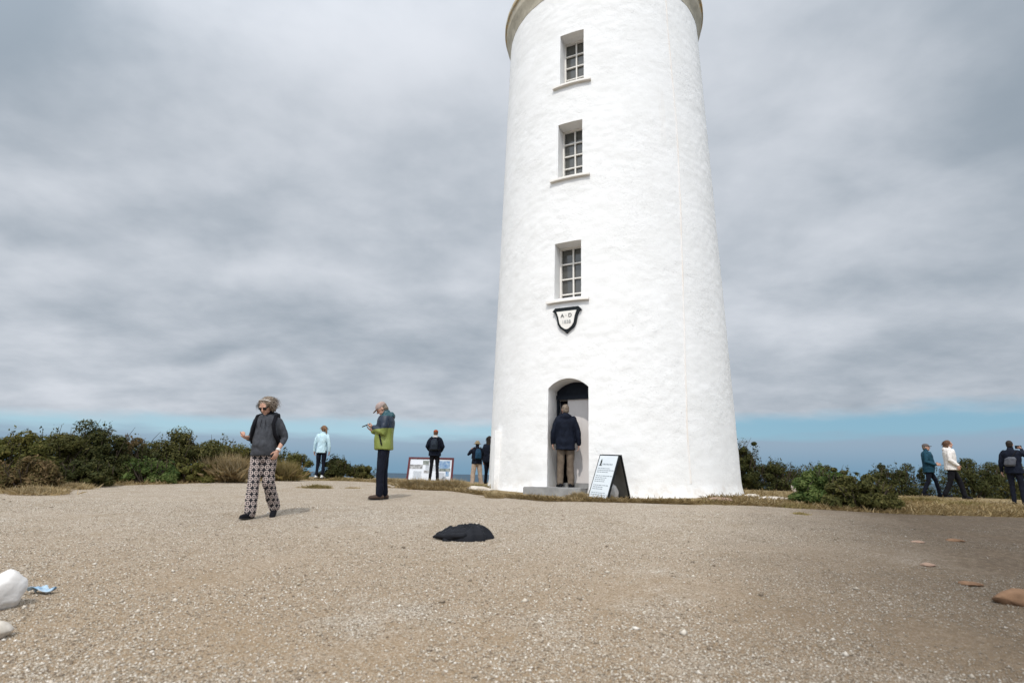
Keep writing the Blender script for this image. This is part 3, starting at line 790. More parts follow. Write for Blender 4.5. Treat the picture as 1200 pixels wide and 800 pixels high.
# ------------------------------------------------------------------ sandwich board
fl, fr_ = Gp(690, 583.5), Gp(713, 586.5); bk = Gp(738, 584)
bd = thing('sandwich_board', 'white A-frame sandwich board with printed notice beside the lighthouse door', 'sign', (0,0,0))
wv = (fr_-fl); wl = wv.length; wv.normalize()
tc = P(727.5, 533.5, fr_.y+.12)
ztop = tc.z
M_boardedge = mat('dark_board_edge', (.018,.020,.022), rough=.6); M_paper = mat('notice_paper', (.66,.70,.72), (.62,.66,.69), 3, .6); M_back = mat('board_back', (.20,.20,.195), (.16,.16,.155), 6, .8)
apex_r = Vector((tc.x, tc.y, ztop)); apex_l = apex_r-wv*wl
def panel(bl, br, tl, tr_, th, name, m, parent, inset=0., off=0.):
    bl, br, tl, tr_ = (Vector(q) for q in (bl,br,tl,tr_))
    nrm = (br-bl).cross(tl-bl).normalized()
    def uv(u, v): return bl.lerp(br,u).lerp(tl.lerp(tr_,u),v)
    c = [uv(inset,inset*.6),uv(1-inset,inset*.6),uv(1-inset,1-inset*.6),uv(inset,1-inset*.6)]
    V = [q+nrm*off for q in c]+[q+nrm*(off+th) for q in c]
    return link(name, pymesh(name, [(V, [(3,2,1,0),(4,5,6,7),(0,1,5,4),(1,2,6,5),(2,3,7,6),(3,0,4,7)])]), m, parent, 30), uv, nrm
ob, uv, nr = panel(fl, fr_, apex_l, apex_r, .035, 'front_board', M_boardedge, bd)
_, _, _ = panel(fl, fr_, apex_l, apex_r, .004, 'notice', M_paper, ob, .045, .035)
ex = (fr_-fl).normalized(); ey = (apex_l-fl).normalized(); bh = (apex_l-fl).length
BM = Matrix.Identity(4)
for i in range(3): BM[i][0] = ex[i]; BM[i][1] = ey[i]; BM[i][2] = nr[i]; BM[i][3] = fl[i]+nr[i]*.0415
M_gtxt = mat('grey_print', (.22,.25,.28), rough=.7)
ico = [box((wl*.20, bh*.80, 0), (.045,.10,.002), BM), box((wl*.20, bh*.86, 0), (.028,.05,.002), BM), box((wl*.20,bh*.745,0), (.09,.012,.002), BM)]
link('emblem', pymesh('emblem', ico), M_ink, ob)
ln = []
for k in range(7): ln.append(box((wl*(.32+.075*k), bh*.775, 0), (.022,.030,.002), BM))
for r_ in range(15):
    y = bh*(.68-.042*r_)
    if r_ in (3,8,12): continue
    x = wl*.12
    while x < wl*random.choice((.62,.8,.85)):
        L = random.uniform(.03,.075); ln.append(box((x+L/2, y, 0), (L,.011,.0015), BM)); x += L+.016
link('print', pymesh('print', ln), M_gtxt, ob)
bl2 = bk-wv*wl; bl2.z = gz(bl2.x, bl2.y)
ob2, _, _ = panel(bk, bl2, apex_r+wv*.0, apex_l, .03, 'rear_board', M_boardedge, bd)
panel(bk, bl2, apex_r, apex_l, .004, 'rear_lining', M_back, ob2, .05, -.005)
M_wrock = mat('white_painted_rock', (.70,.68,.66), (.55,.52,.49), 5, .9, .5, 14, .02)
def rock(name, label, cat, loc, size, m, seed, flat=.3, group=None, rot=0):
    bm = bmesh.new(); bmesh.ops.create_icosphere(bm, subdivisions=4, radius=1)
    off = Vector((seed*5.1, seed*2.3, seed))
    for v in bm.verts:
        p = v.co.copy(); d = 1+.28*noise.noise(p*.9+off)+.12*noise.noise(p*2.3+off)+.04*noise.noise(p*6+off)
        q = p*d
        # a few chiselled faces
        q += p*.05*noise.noise(p*11+off)
        for k in range(6):
            n = Vector((math.sin(k*2.4+seed), math.cos(k*1.7+seed*2), math.sin(k*3.3+seed*3))).normalized()
            e = q.dot(n)-.82
            if e > 0: q -= n*e*.65
        v.co = Vector((q.x*size[0], q.y*size[1], q.z*size[2]))
    me = bpy.data.meshes.new(name); bm.to_mesh(me)
    o = link(name, me, m, None, 60); o.location = Vector(loc)+Vector((0,0,size[2]*(1-flat)-size[2]*.15)); o.rotation_euler.z = rot
    return tag(o, label, cat, group)
wr = Gp(717, 584.5)
rock('rock', 'white rock weighting the sandwich board from inside', 'rock', (wr.x+.05, wr.y+.1, wr.z), (.11,.12,.17), M_wrock, 3, .2)

# ------------------------------------------------------------------ information panel
il, ir = P(477.5, 566, 21.5), P(531, 566, 21.5)
ip = thing('information_panel', 'dark red framed information panel with pictures standing in the dry grass', 'sign', (0,0,0))
zg = gz(il.x, 21.5)
ztop = P(503, 536, 21.5).z; wI = ir.x-il.x; xc = (il.x+ir.x)/2
IMx = Matrix.Translation((xc, 21.5, ztop)) @ Matrix.Rotation(R(-22),4,'X')   # hangs down from the top edge, leaning back
hI = 1.0
M_red = mat('dark_red_frame', (.10,.022,.025), (.075,.016,.02), 8, .6); M_ipaper = mat('panel_print', (.62,.64,.68), (.56,.58,.62), 3, .5)
link('frame', pymesh('frame', [box((0,0,-.03), (wI,.06,.06), IMx), box((0,0,-hI+.03), (wI,.06,.06), IMx), box((-wI/2+.035,0,-hI/2), (.07,.06,hI-.12), IMx), box((wI/2-.035,0,-hI/2), (.07,.06,hI-.12), IMx)]), M_red, ip, 30)
link('board', pymesh('board', [box((0,.01,-hI/2), (wI-.14,.02,hI-.12), IMx)]), M_ipaper, ip, 30)
M_ph1 = mat('sea_photograph', (.05,.14,.30), (.25,.35,.45), 7, .4); M_ph2 = mat('grey_photograph', (.10,.10,.10), (.40,.40,.40), 9, .4); M_ph3 = mat('dark_photograph', (.05,.08,.07), (.25,.26,.24), 9, .4)
for (x, z, w, h, m) in ((-.52,-.36,.46,.16,M_ph2),(-.18,-.20,.22,.16,M_ph3),(.50,-.27,.40,.30,M_ph1),(.52,-.47,.40,.10,M_ph3),(-.14,-.55,.18,.10,M_ph2),(.62,-.62,.12,.18,M_ph1)):
    link('picture', pymesh('picture', [box((x*wI/1.65,-.004,z), (w,.006,h), IMx)]), m, ip, 30)
tx = []
for c0, c1, r0, r1 in ((-.62,-.30,-.55,-.85),(-.2,.22,-.3,-.5),(.30,.55,-.60,-.85)):
    z = r0
    while z > r1: tx.append(box(((c0+c1)/2,-.002,z), ((c1-c0)*random.uniform(.8,1),.003,.014), IMx)); z -= .04
link('print', pymesh('print', tx), M_gtxt, ip, 30)
for sx in (-1,1):
    link('post', pymesh('post', [box((xc+sx*(wI/2-.10), 21.5+.10, (ztop-.1+zg-.2)/2), (.08,.05,ztop-.1-zg+.2))]), M_red, ip, 30)

# ------------------------------------------------------------------ jacket heap
jl, jr = Gp(509, 632), Gp(576, 631)
jc = (jl+jr)/2; jw = (jr.x-jl.x)
def heap():
    nr, na = 40, 130
    V, Fc = [], []
    sx = [-1.02,-.97,-.8,-.45,-.1,.2,.45,.62,.78,.9,1.02]; sz = [.0,.032,.055,.080,.100,.115,.117,.105,.078,.042,.0]
    def outline(a): return 1+.05*math.sin(3*a+1)+.07*math.sin(5*a)+.05*math.sin(9*a+2)+.03*math.sin(14*a)
    for i in range(nr+1):
        t = i/nr
        for j in range(na):
            a = 2*math.pi*j/na; o_ = outline(a)
            x, y = t*o_*math.cos(a), t*o_*math.sin(a)
            hgt = float(np.interp(x/ (o_ if abs(math.cos(a))>.7 else 1), sx, sz))
            side = max(0., 1-abs(t)**5)
            cross = max(.0, 1-(abs(y)/1.02)**2.4)**.6
            p = Vector((x*2.6+y*.8, y*2.0, 3.1))
            fold = 1-abs(noise.noise(Vector((x*3.4+y*1.6, y*1.3-x*.5, 3.1))))*2.4
            fold2 = 1-abs(noise.noise(Vector((x*6.5-y*2.5, y*2.2+x, 1.3))))*2.2
            z = hgt*cross*(.86+.14*side)+(.034*fold+.016*fold2)*(1-t**6)*cross
            z += .012*(1-t**8)
            if i == nr: z = -.012
            V.append((x*jw/2, y*.25, z))
    for i in range(nr):
        for j in range(na):
            k = (j+1)%na; Fc.append((i*na+j, (i+1)*na+j, (i+1)*na+k, i*na+k))
    return V, Fc
M_jack = mat('black_jacket_cloth', (.003,.0035,.006), (.007,.008,.012), 10, .8, .25, 60, .004, .6)
o = link('jacket', pymesh('jacket', [heap()]), M_jack, None, 180); o.location = jc+Vector((0,.10,0))
slv = evalmesh(pymesh('sleeve', [tube([(.02,-.20,.05),(-.12,-.235,.045),(-.24,-.19,.035),(-.325,-.10,.022)], [.050,.046,.040,.030], 14, True, ((0,0,1),.75))]), [('SUBSURF', dict(levels=2))])
wrinkle(slv, .014, 16, 4); link('sleeve', slv, M_jack, o, 180); tag(o, 'crumpled black jacket lying in a heap on the gravel', 'jacket')

# ------------------------------------------------------------------ rocks and litter
def brown(name, a, b): return mat(name, a, b, 6, .95, .6, 18, .02)
M_or = brown('orange_stone', (.21,.125,.075), (.12,.07,.042)); M_pk = brown('pink_stone', (.30,.21,.155), (.23,.155,.115)); M_wk = brown('pale_stone', (.55,.5,.44), (.42,.37,.31))
g0 = Gp(2, 714)
rock('boulder', 'white painted boulder at the left edge of the photo', 'rock', (g0.x-.055, g0.y+.05, g0.z), (.125,.12,.125), M_wrock, 5, .15)
g0 = Gp(3, 746); rock('stone', 'small pale rough stone in front of the white boulder', 'rock', g0-Vector((.03,0,0)), (.065,.06,.045), M_wk, 6, .2)
g0 = Gp(1184, 709); rock('stone', 'orange brown stone half buried at the right edge of the gravel', 'rock', (g0.x+.12,g0.y+.06,g0.z-.02), (.185,.09,.09), M_or, 8, .4)
for i, (px, py, w, lab, m) in enumerate(((1119,633,.11,'flat orange stone bedded in dark gravel, farthest of the right hand ones',M_or), (1087,662,.07,'small pink stone bedded in the gravel on the right',M_pk),
        (1138,684,.09,'flat tan stone bedded in gravel just left of the half buried stone',M_or), (1076,635,.07,'small yellowish stone bedded left of the flat orange stone',M_pk))):
    rock('stone', lab, 'rock', Gp(px, py)-Vector((0,0,.010)), (w,w*.9,.022), m, 11+i, .45)
g0 = Gp(932, 577); rock('stone', 'upright pale stone at the foot of the big green bush', 'rock', (g0.x,g0.y,g0.z), (.10,.09,.17), M_wk, 17, .1)
for i, (px, py, w, lab) in enumerate(((907,586,.42,'long flat pale rock in dry grass right of the tower'), (881,583,.20,'white splashed rock touching the right foot of the tower'), (842,588,.3,'low brownish rock along the right foot of the tower'), (560,573.5,.35,'flat pale slab at the left foot of the tower'))):
    g0 = Gp(px, py); rock('rock', lab, 'rock', g0-Vector((0,0,.02)), (w,.16,.07), M_wk if i != 2 else M_pk, 20+i, .3)
# blue wrapper
wl_ = Gp(44, 697)
def wrapper():
    V, Fc = [], []
    for i in range(9):
        for j in range(5):
            x, y = (i-4)*.020, (j-2)*.022
            V.append((x, y, .040+.050*noise.noise(Vector((x*26,y*30,2.2)))+.012*noise.noise(Vector((x*60,y*60,5)))-.015*abs(i-4)/4))
    for i in range(8):
        for j in range(4): Fc.append((i*5+j,(i+1)*5+j,(i+1)*5+j+1,i*5+j+1))
    return V, Fc
me = evalmesh(pymesh('wrapper', [wrapper()]), [('SUBSURF', dict(levels=2)), ('SOLIDIFY', dict(thickness=.003))])
o = link('wrapper', me, mat('blue_wrapper_foil', (.16,.30,.44), (.50,.58,.64), 16, .3, spec=.5), None, 60); o.location = wl_+Vector((.0,.03,-.005)); tag(o, 'crumpled blue plastic wrapper lying beside the white boulder', 'litter')

# ------------------------------------------------------------------ vegetation
L_dark = leafmat('dark_coastal_leaf', [(.030,.036,.011),(.058,.060,.017),(.09,.085,.025),(.14,.12,.04)])
L_olive = leafmat('olive_leaf', [(.035,.042,.012),(.075,.078,.018),(.12,.11,.028),(.17,.14,.05)])
L_bright = leafmat('bright_leaf', [(.028,.05,.014),(.06,.095,.024),(.10,.13,.034),(.15,.17,.06)])
L_rust = leafmat('rusty_leaf', [(.05,.045,.018),(.10,.08,.03),(.15,.10,.045),(.24,.17,.09)])
L_deep = leafmat('deep_green_leaf', [(.020,.026,.009),(.038,.044,.013),(.062,.064,.019),(.10,.092,.03)])
G_dry = leafmat('dry_grass_blade', [(.34,.25,.12),(.48,.36,.19),(.58,.46,.27),(.66,.57,.38)], .5)
G_green = leafmat('half_green_grass', [(.17,.15,.05),(.32,.26,.10),(.48,.37,.18),(.58,.47,.26)], .5)
G_mat = leafmat('matted_grass_blade', [(.19,.13,.06),(.31,.225,.105),(.42,.32,.17),(.54,.44,.28)], .4)
M_stem = mat('shrub_bark', (.09,.07,.055), (.06,.045,.035), 20, .9)
def quads_leaf(pos, nrm, size, asp):
    n = len(pos)
    a = rng.normal(size=(n,3)); a -= nrm*np.sum(a*nrm,1,keepdims=True); a /= np.linalg.norm(a,axis=1,keepdims=True)
    b = np.cross(nrm, a)
    s = size[:,None]
    V = np.stack([pos-a*s, pos+b*s*asp, pos+a*s, pos-b*s*asp], 1).reshape(-1,3)
    return V, np.arange(4*n).reshape(n,4)
def shrub(label, px, top, base, wpx, back, leaf, n=9000, ls=.028, name='shrub', sprig=26, drng=None, group='coastal shrubs round the gravel yard'):
    g0 = Gp(px, base); k = (g0.y+back)/g0.y
    x, y = g0.x*k, g0.y+back; z = gz(x, y)
    wd = wpx*mpp(y)*1.03; h = P(px, top, y).z-z
    dp = max(wd*.55, .9)
    t = thing(name, label, 'shrub', (x,y,z), 0, group)
    r = rng
    nb = 40
    cs = []
    sd_ = r.uniform(0,50); wind = r.uniform(.05,.30)
    for i in range(nb):
        th = r.uniform(0, 2*math.pi); u = r.uniform(.0,1)**.6
        zz = r.uniform(.05,.92)
        prof = math.sqrt(max(.05, 1-((zz-.24)/.84)**2))
        X = u*prof*math.cos(th)
        rag = min(1.06, .92+.42*noise.noise(Vector((X*2.6+sd_, math.sin(th)*u, 2.))))
        cs.append(((X+wind*(zz-.3))*wd*.46, u*prof*math.sin(th)*dp*.42, zz*h*rag, r.uniform(.08,.18)*(1.1-.45*zz)*min(wd,1.6*h)))
    cs = np.array(cs)
    pk = r.integers(0, nb, n)
    d = r.normal(size=(n,3)); d /= np.linalg.norm(d,axis=1,keepdims=True)
    rad = r.uniform(.35,1.12,n)**.5
    pos = cs[pk,:3]+d*(cs[pk,3]*rad)[:,None]*np.array([1.25,1.1,.85])
    # sprigs that break the outline
    ns = sprig*34
    sp = r.integers(0, sprig, ns); a0 = r.uniform(0,2*math.pi,sprig); u0 = r.uniform(0,.45,sprig); hs = r.uniform(.84,1.16,sprig)*h*(1-.45*u0)
    lean = r.normal(size=(sprig,2))*.10
    tt = r.uniform(.5,1,ns)
    sx = np.stack([np.cos(a0[sp])*u0[sp]*wd+lean[sp,0]*tt*h, np.sin(a0[sp])*u0[sp]*dp+lean[sp,1]*tt*h, hs[sp]*tt], 1)+r.normal(size=(ns,3))*.028
    pos = np.concatenate([pos, sx]); d = np.concatenate([d, r.normal(size=(ns,3))])
    nr = d+np.array([0,-.1,.55])+r.normal(size=d.shape)*.55; nr /= np.linalg.norm(nr,axis=1,keepdims=True)
    pos[:,2] = np.where(pos[:,2] < .02, np.abs(pos[:,2])*.6+.02, pos[:,2])
    V, Fc = quads_leaf(pos, nr, np.exp(r.normal(-.08,.36,len(pos)))*ls, .42)
    link('foliage', npmesh('foliage', V, Fc), leaf, t)
    st = []
    for i in range(9):
        c_ = cs[i]; st.append(tube([(c_[0]*.15,c_[1]*.15,-.08),(c_[0]*.5+r.normal()*.03,c_[1]*.5,c_[2]*.5),(c_[0],c_[1],c_[2])], [.028,.018,.007], 6))
    for i in range(sprig):
        st.append(tube([(math.cos(a0[i])*u0[i]*wd*.4, math.sin(a0[i])*u0[i]*dp*.4, 0),(math.cos(a0[i])*u0[i]*wd+lean[i,0]*h*.9, math.sin(a0[i])*u0[i]*dp+lean[i,1]*h*.9, hs[i]*.92)], [.014,.004], 5))
    for i in range(16):
        a_ = r.uniform(0,2*math.pi); u_ = r.uniform(.1,.42); tx_ = r.normal(.12,.16)
        b_ = (math.cos(a_)*u_*wd, math.sin(a_)*u_*dp, h*r.uniform(.35,.62)); k_ = h*r.uniform(.30,.52)*(1-.6*u_)
        st.append(tube([b_, (b_[0]+tx_*k_*.6, b_[1]-.03, b_[2]+k_*.6), (b_[0]+tx_*k_*1.5, b_[1]-.05, b_[2]+k_)], [.010,.007,.003], 5))
    link('stem', pymesh('stem', st), M_stem, t, 180)
    return t
SHRUBS = [
 ('dark olive shrub cut off by the left edge of the photo', -6, 506, 576, 100, 1.2, L_olive, 9000),
 ('broad dark green shrub second from the left edge with yellowish crown', 48, 501, 573, 96, 1.6, L_dark, 10000),
 ('tallest shrub on the left with bare twigs poking out of its crown', 106, 494.5, 570, 84, 1.6, L_deep, 10000),
 ('small reddish leaved shrub right of the tallest one on the left', 141, 510, 569, 44, 1.8, L_rust, 5000),
 ('low dark green shrub filling the dip beside the reddish shrub', 160, 521, 568, 46, 1.4, L_deep, 5000),
 ('rounded dark green shrub with olive top midway along the left hedge', 204, 505, 567, 96, 1.5, L_dark, 10000),
 ('green shrub with upright shoots left of the walking woman', 256, 513.5, 565, 74, 2.2, L_olive, 8000),
 ('dark green shrub directly behind the walking woman', 300, 519, 564, 66, 1.8, L_deep, 7000),
 ('low bright green shrub at the gravel edge below the dip', 172, 536, 567, 76, .5, L_bright, 7000),
 ('low yellow green shrub at the gravel edge right of the bright green one', 226, 541, 566, 66, .4, L_olive, 6000),
 ('straggly dry olive shrub at the gravel edge near the left side', 32, 536, 575, 60, .4, L_rust, 5000),
 ('low dark shrub at the gravel edge below the tallest one', 96, 538, 571, 80, .4, L_deep, 7000),
 ('olive shrub between the walking woman and the woman in pale blue', 338, 528, 562.5, 58, 1.2, L_olive, 6000),
 ('dark shrub just right of the woman in pale blue', 392, 534, 561.5, 40, 1.0, L_deep, 5000),
 ('smallest dark green shrub right behind the man with the phone', 422, 545, 561, 36, 1.0, L_dark, 4000),
 ('tall dark shrub rising against the right edge of the tower', 873, 517, 575, 40, 2.0, L_deep, 6000),
 ('dark shrub right of the tower', 908, 538, 576, 88, 2.0, L_deep, 8000),
 ('dark green shrub behind the big green bush on the right', 957, 542, 577, 96, 2.6, L_dark, 8000),
 ('big rounded mid green bush at the gravel edge right of the tower', 964, 550, 594, 80, .6, L_bright, 12000),
 ('green bush sloping down to the gravel right of the big rounded one', 1012, 559, 600, 84, .5, L_dark, 11000),
 ('dark shrub left of the man in the teal jacket', 1056, 544, 585, 78, 4.5, L_deep, 7000),
 ('dark shrub behind the woman in the white jacket', 1140, 539, 588, 84, 5.0, L_deep, 7000),
 ('dark shrub behind the person at the right edge', 1186, 543, 588, 84, 5.0, L_dark, 7000),
]
for (lab, px, top, base, w, back, lf, n) in SHRUBS: shrub(lab, px, top, base, w, back, lf, int(n*2.0), ls=.031)

def blades(cx, cy, rx, ry, n, h, lay=.5, leandir=None):
    r = rng
    u = np.minimum(np.abs(r.normal(0,.52,n))**.8, 1.5); a = r.uniform(0,2*math.pi,n)
    x = cx+u*np.cos(a)*rx; y = cy+u*np.sin(a)*ry
    z = np.array([gz(x[i], y[i]) for i in range(n)])
    L = h*r.uniform(.5,1.2,n)
    az = r.uniform(0,2*math.pi,n); ti = np.clip(r.normal(lay,.25,n),.05,1.4)
    d = np.stack([np.sin(ti)*np.cos(az), np.sin(ti)*np.sin(az), np.cos(ti)],1)
    w = np.stack([-np.sin(az), np.cos(az), np.zeros(n)],1)*r.uniform(.0035,.007,n)[:,None]
    p = np.stack([x,y,z-.01],1)
    mid = p+d*(L*.55)[:,None]; d2 = d+np.array([0,0,-.5])*np.sin(ti)[:,None]; tip = mid+d2*(L*.5)[:,None]
    tip[:,2] = np.maximum(tip[:,2], z+.005)
    V = np.stack([p-w, p+w, mid+w*.8, tip, mid-w*.8],1).reshape(-1,3)
    return V, np.arange(5*n).reshape(n,5)
def tuft(label, px, py, wpx, hpx, m=G_dry, n=1500, lay=.7, deep=None, name='grass_tuft', group='dry grass tufts round the yard'):
    g0 = Gp(px, py); rx = wpx*mpp(g0.y)/2; h = hpx*mpp(g0.y)
    V, Fc = blades(g0.x, g0.y+.1, rx, deep or max(.12, rx*.45), n, h, lay)
    V = V-np.array([g0.x,g0.y,g0.z])
    o = link(name, npmesh(name, V, Fc), m); o.location = g0
    return tag(o, label, 'grass tuft', group)
TUFTS = [
 ('flat oblong dry grass tuft on the gravel left of the man with the phone', 371, 572, 30, 7, G_green, 1500, 1.0),
 ('long dry grass tuft in front of the information panel, left half', 490, 572.5, 40, 14, G_dry, 2600, .7),
 ('long dry grass tuft in front of the information panel, right half', 527, 573, 42, 14, G_dry, 2600, .7),
 ('greenish tuft at the feet of the person in the bucket hat', 558, 572, 34, 7, G_green, 1500, .9),
 ('small tuft at the left foot of the tower', 580, 583.5, 20, 8, G_dry, 900, .9),
 ('thin straw tuft below the concrete doorstep', 638, 585, 36, 5, G_dry, 1200, 1.1),
 ('upright straw tuft between the doorstep and the sandwich board', 679, 585, 20, 11, G_dry, 1000, .8),
 ('straw strip right of the sandwich board', 775, 588.5, 60, 5, G_dry, 1800, 1.1),
 ('straw and weed strip below the right part of the tower', 836, 590, 60, 6, G_green, 1800, 1.0),
 ('tall dry grass clump beside the green shrubs left of the walking woman', 262, 565, 46, 34, G_dry, 3500, .55),
 ('pale grass clump at the gravel edge near the left side', 40, 579, 62, 12, G_dry, 2500, .8),
 ('tan grass clump at the gravel edge below the tallest left shrub', 80, 573, 40, 10, G_dry, 1800, .8),
 ('wispy olive grass clump left of the woman in pale blue', 328, 563, 36, 24, G_green, 2500, .45),
 ('small weed flat on the gravel right of the tower', 942, 602.5, 18, 4, G_green, 500, 1.2),
 ('thin weed flat on the gravel near the man with the phone', 412, 572, 20, 4, G_dry, 500, 1.2),
 ('tiny dry weed flat on the gravel left of the woman in pale blue', 352, 571, 14, 3, G_dry, 300, 1.2),
 ('brownish grass tuft right of the man with the phone', 452, 565, 40, 8, G_dry, 1600, .9),
 ('brown tangled tuft on the bank under the man in the teal jacket', 1085, 588, 54, 8, G_green, 1800, .8),
 ('dark straw tuft on the bank below the woman in the white jacket', 1135, 593, 60, 8, G_green, 1800, .8),
 ('green straw tuft at the foot of the big green bush', 935, 595, 44, 7, G_green, 1500, .8),
 ('grass tuft under the dark shrub right of the woman in pale blue', 402, 563, 40, 6, G_green, 1400, .9),
]
for a in TUFTS: tuft(*a)

# ------------------------------------------------------------------ ground
EDGE = [(-400,598),(-200,590),(0,578.5),(70,572),(180,567.5),(270,565),(350,562.5),(400,563),(440,565),(480,573),(530,575),(575,581),(640,586.5),(690,587),(745,588.5),(872,592),(935,595),(1000,599),(1050,602),(1200,606),(1400,612),(1700,625)]
EA, EYs = [], []
for px, py in EDGE:
    q = Gp(px, py); EA.append(q.x/q.y); EYs.append(q.y)
def edge_y(x, y): return float(np.interp(x/max(y,.1), EA, EYs))
# matted grass cover (nobody could count it)
def cover():
    Vs, n = [], 0
    tot = 42000
    out = []
    r = rng
    px = r.uniform(-.95,1.35,tot)
    # right bank
    for i in range(tot):
        if i < tot*.64: az = r.uniform(.33,1.25); e_ = r.exponential(1.6)
        elif i < tot*.80: az = r.uniform(-1.25,-.18); e_ = r.exponential(.35)
        else: az = r.uniform(-.2,.36); e_ = r.exponential(.10)-.10
        if noise.noise(Vector((az*13, e_*1.8, 3)))+(.30 if i < tot*.64 else .05) < r.uniform(-.4,.4): continue
        y = float(np.interp(az, EA, EYs))+.02+e_
        out.append((az*y, y))
    return np.array(out)
cp = cover()
n = len(cp); r = rng
z = np.array([gz(*q) for q in cp])
L = r.uniform(.06,.20,n); az = r.uniform(0,2*math.pi,n); ti = np.clip(r.normal(1.0,.3,n),.1,1.45)
d = np.stack([np.sin(ti)*np.cos(az), np.sin(ti)*np.sin(az), np.cos(ti)],1); w = np.stack([-np.sin(az), np.cos(az), np.zeros(n)],1)*r.uniform(.004,.009,n)[:,None]
p = np.stack([cp[:,0],cp[:,1],z-.005],1); mid = p+d*(L*.55)[:,None]; tip = mid+(d+np.array([0,0,-.35]))*(L*.5)[:,None]; tip[:,2] = np.maximum(tip[:,2], z+.004)
o = link('grass_cover', npmesh('grass_cover', np.stack([p-w,p+w,mid+w*.8,tip,mid-w*.8],1).reshape(-1,3), np.arange(5*n).reshape(n,5)), G_mat)
tag(o, 'matted dry grass covering the ground beyond the gravel', 'grass', kind='stuff')

def axis(lim, near, d0, gr):
    v = [0]; d = d0
    while v[-1] < lim:
        v.append(v[-1]+d)
        if v[-1] > near: d *= gr
    return v
xp = axis(300, 17, .16, 1.14); xs = np.array([-q for q in reversed(xp[1:])]+xp)
yp = axis(380, 24, .14, 1.14); yn = axis(60, 1, .5, 1.3); ys = np.array([-q for q in reversed(yn[1:])]+yp)
XX, YY = np.meshgrid(xs, ys)
ZZ = np.zeros_like(XX); GM = np.zeros_like(XX)
for i in range(len(ys)):
    for j in range(len(xs)):
        x, y = XX[i,j], YY[i,j]
        zz = gz(x, y)
        if abs(x) < 30 and y < 30: zz += .010*noise.noise(Vector((x*.9,y*.9,0)))+.004*noise.noise(Vector((x*3,y*3,4)))-.004
        ZZ[i,j] = zz
        if y <= .5: GM[i,j] = 1
        else:
            ye = edge_y(x, y); GM[i,j] = 1/(1+math.exp(min(50,max(-50,(y-ye-.05)*7))))
nyy, nxx = XX.shape
idx = np.arange(nyy*nxx).reshape(nyy,nxx)
Fc = np.stack([idx[:-1,:-1], idx[:-1,1:], idx[1:,1:], idx[1:,:-1]], -1).reshape(-1,4)
gme = npmesh('ground', np.stack([XX,YY,ZZ],-1).reshape(-1,3), Fc)
at = gme.attributes.new('gravel', 'FLOAT', 'POINT'); at.data.foreach_set('value', GM.ravel().astype(np.float32))
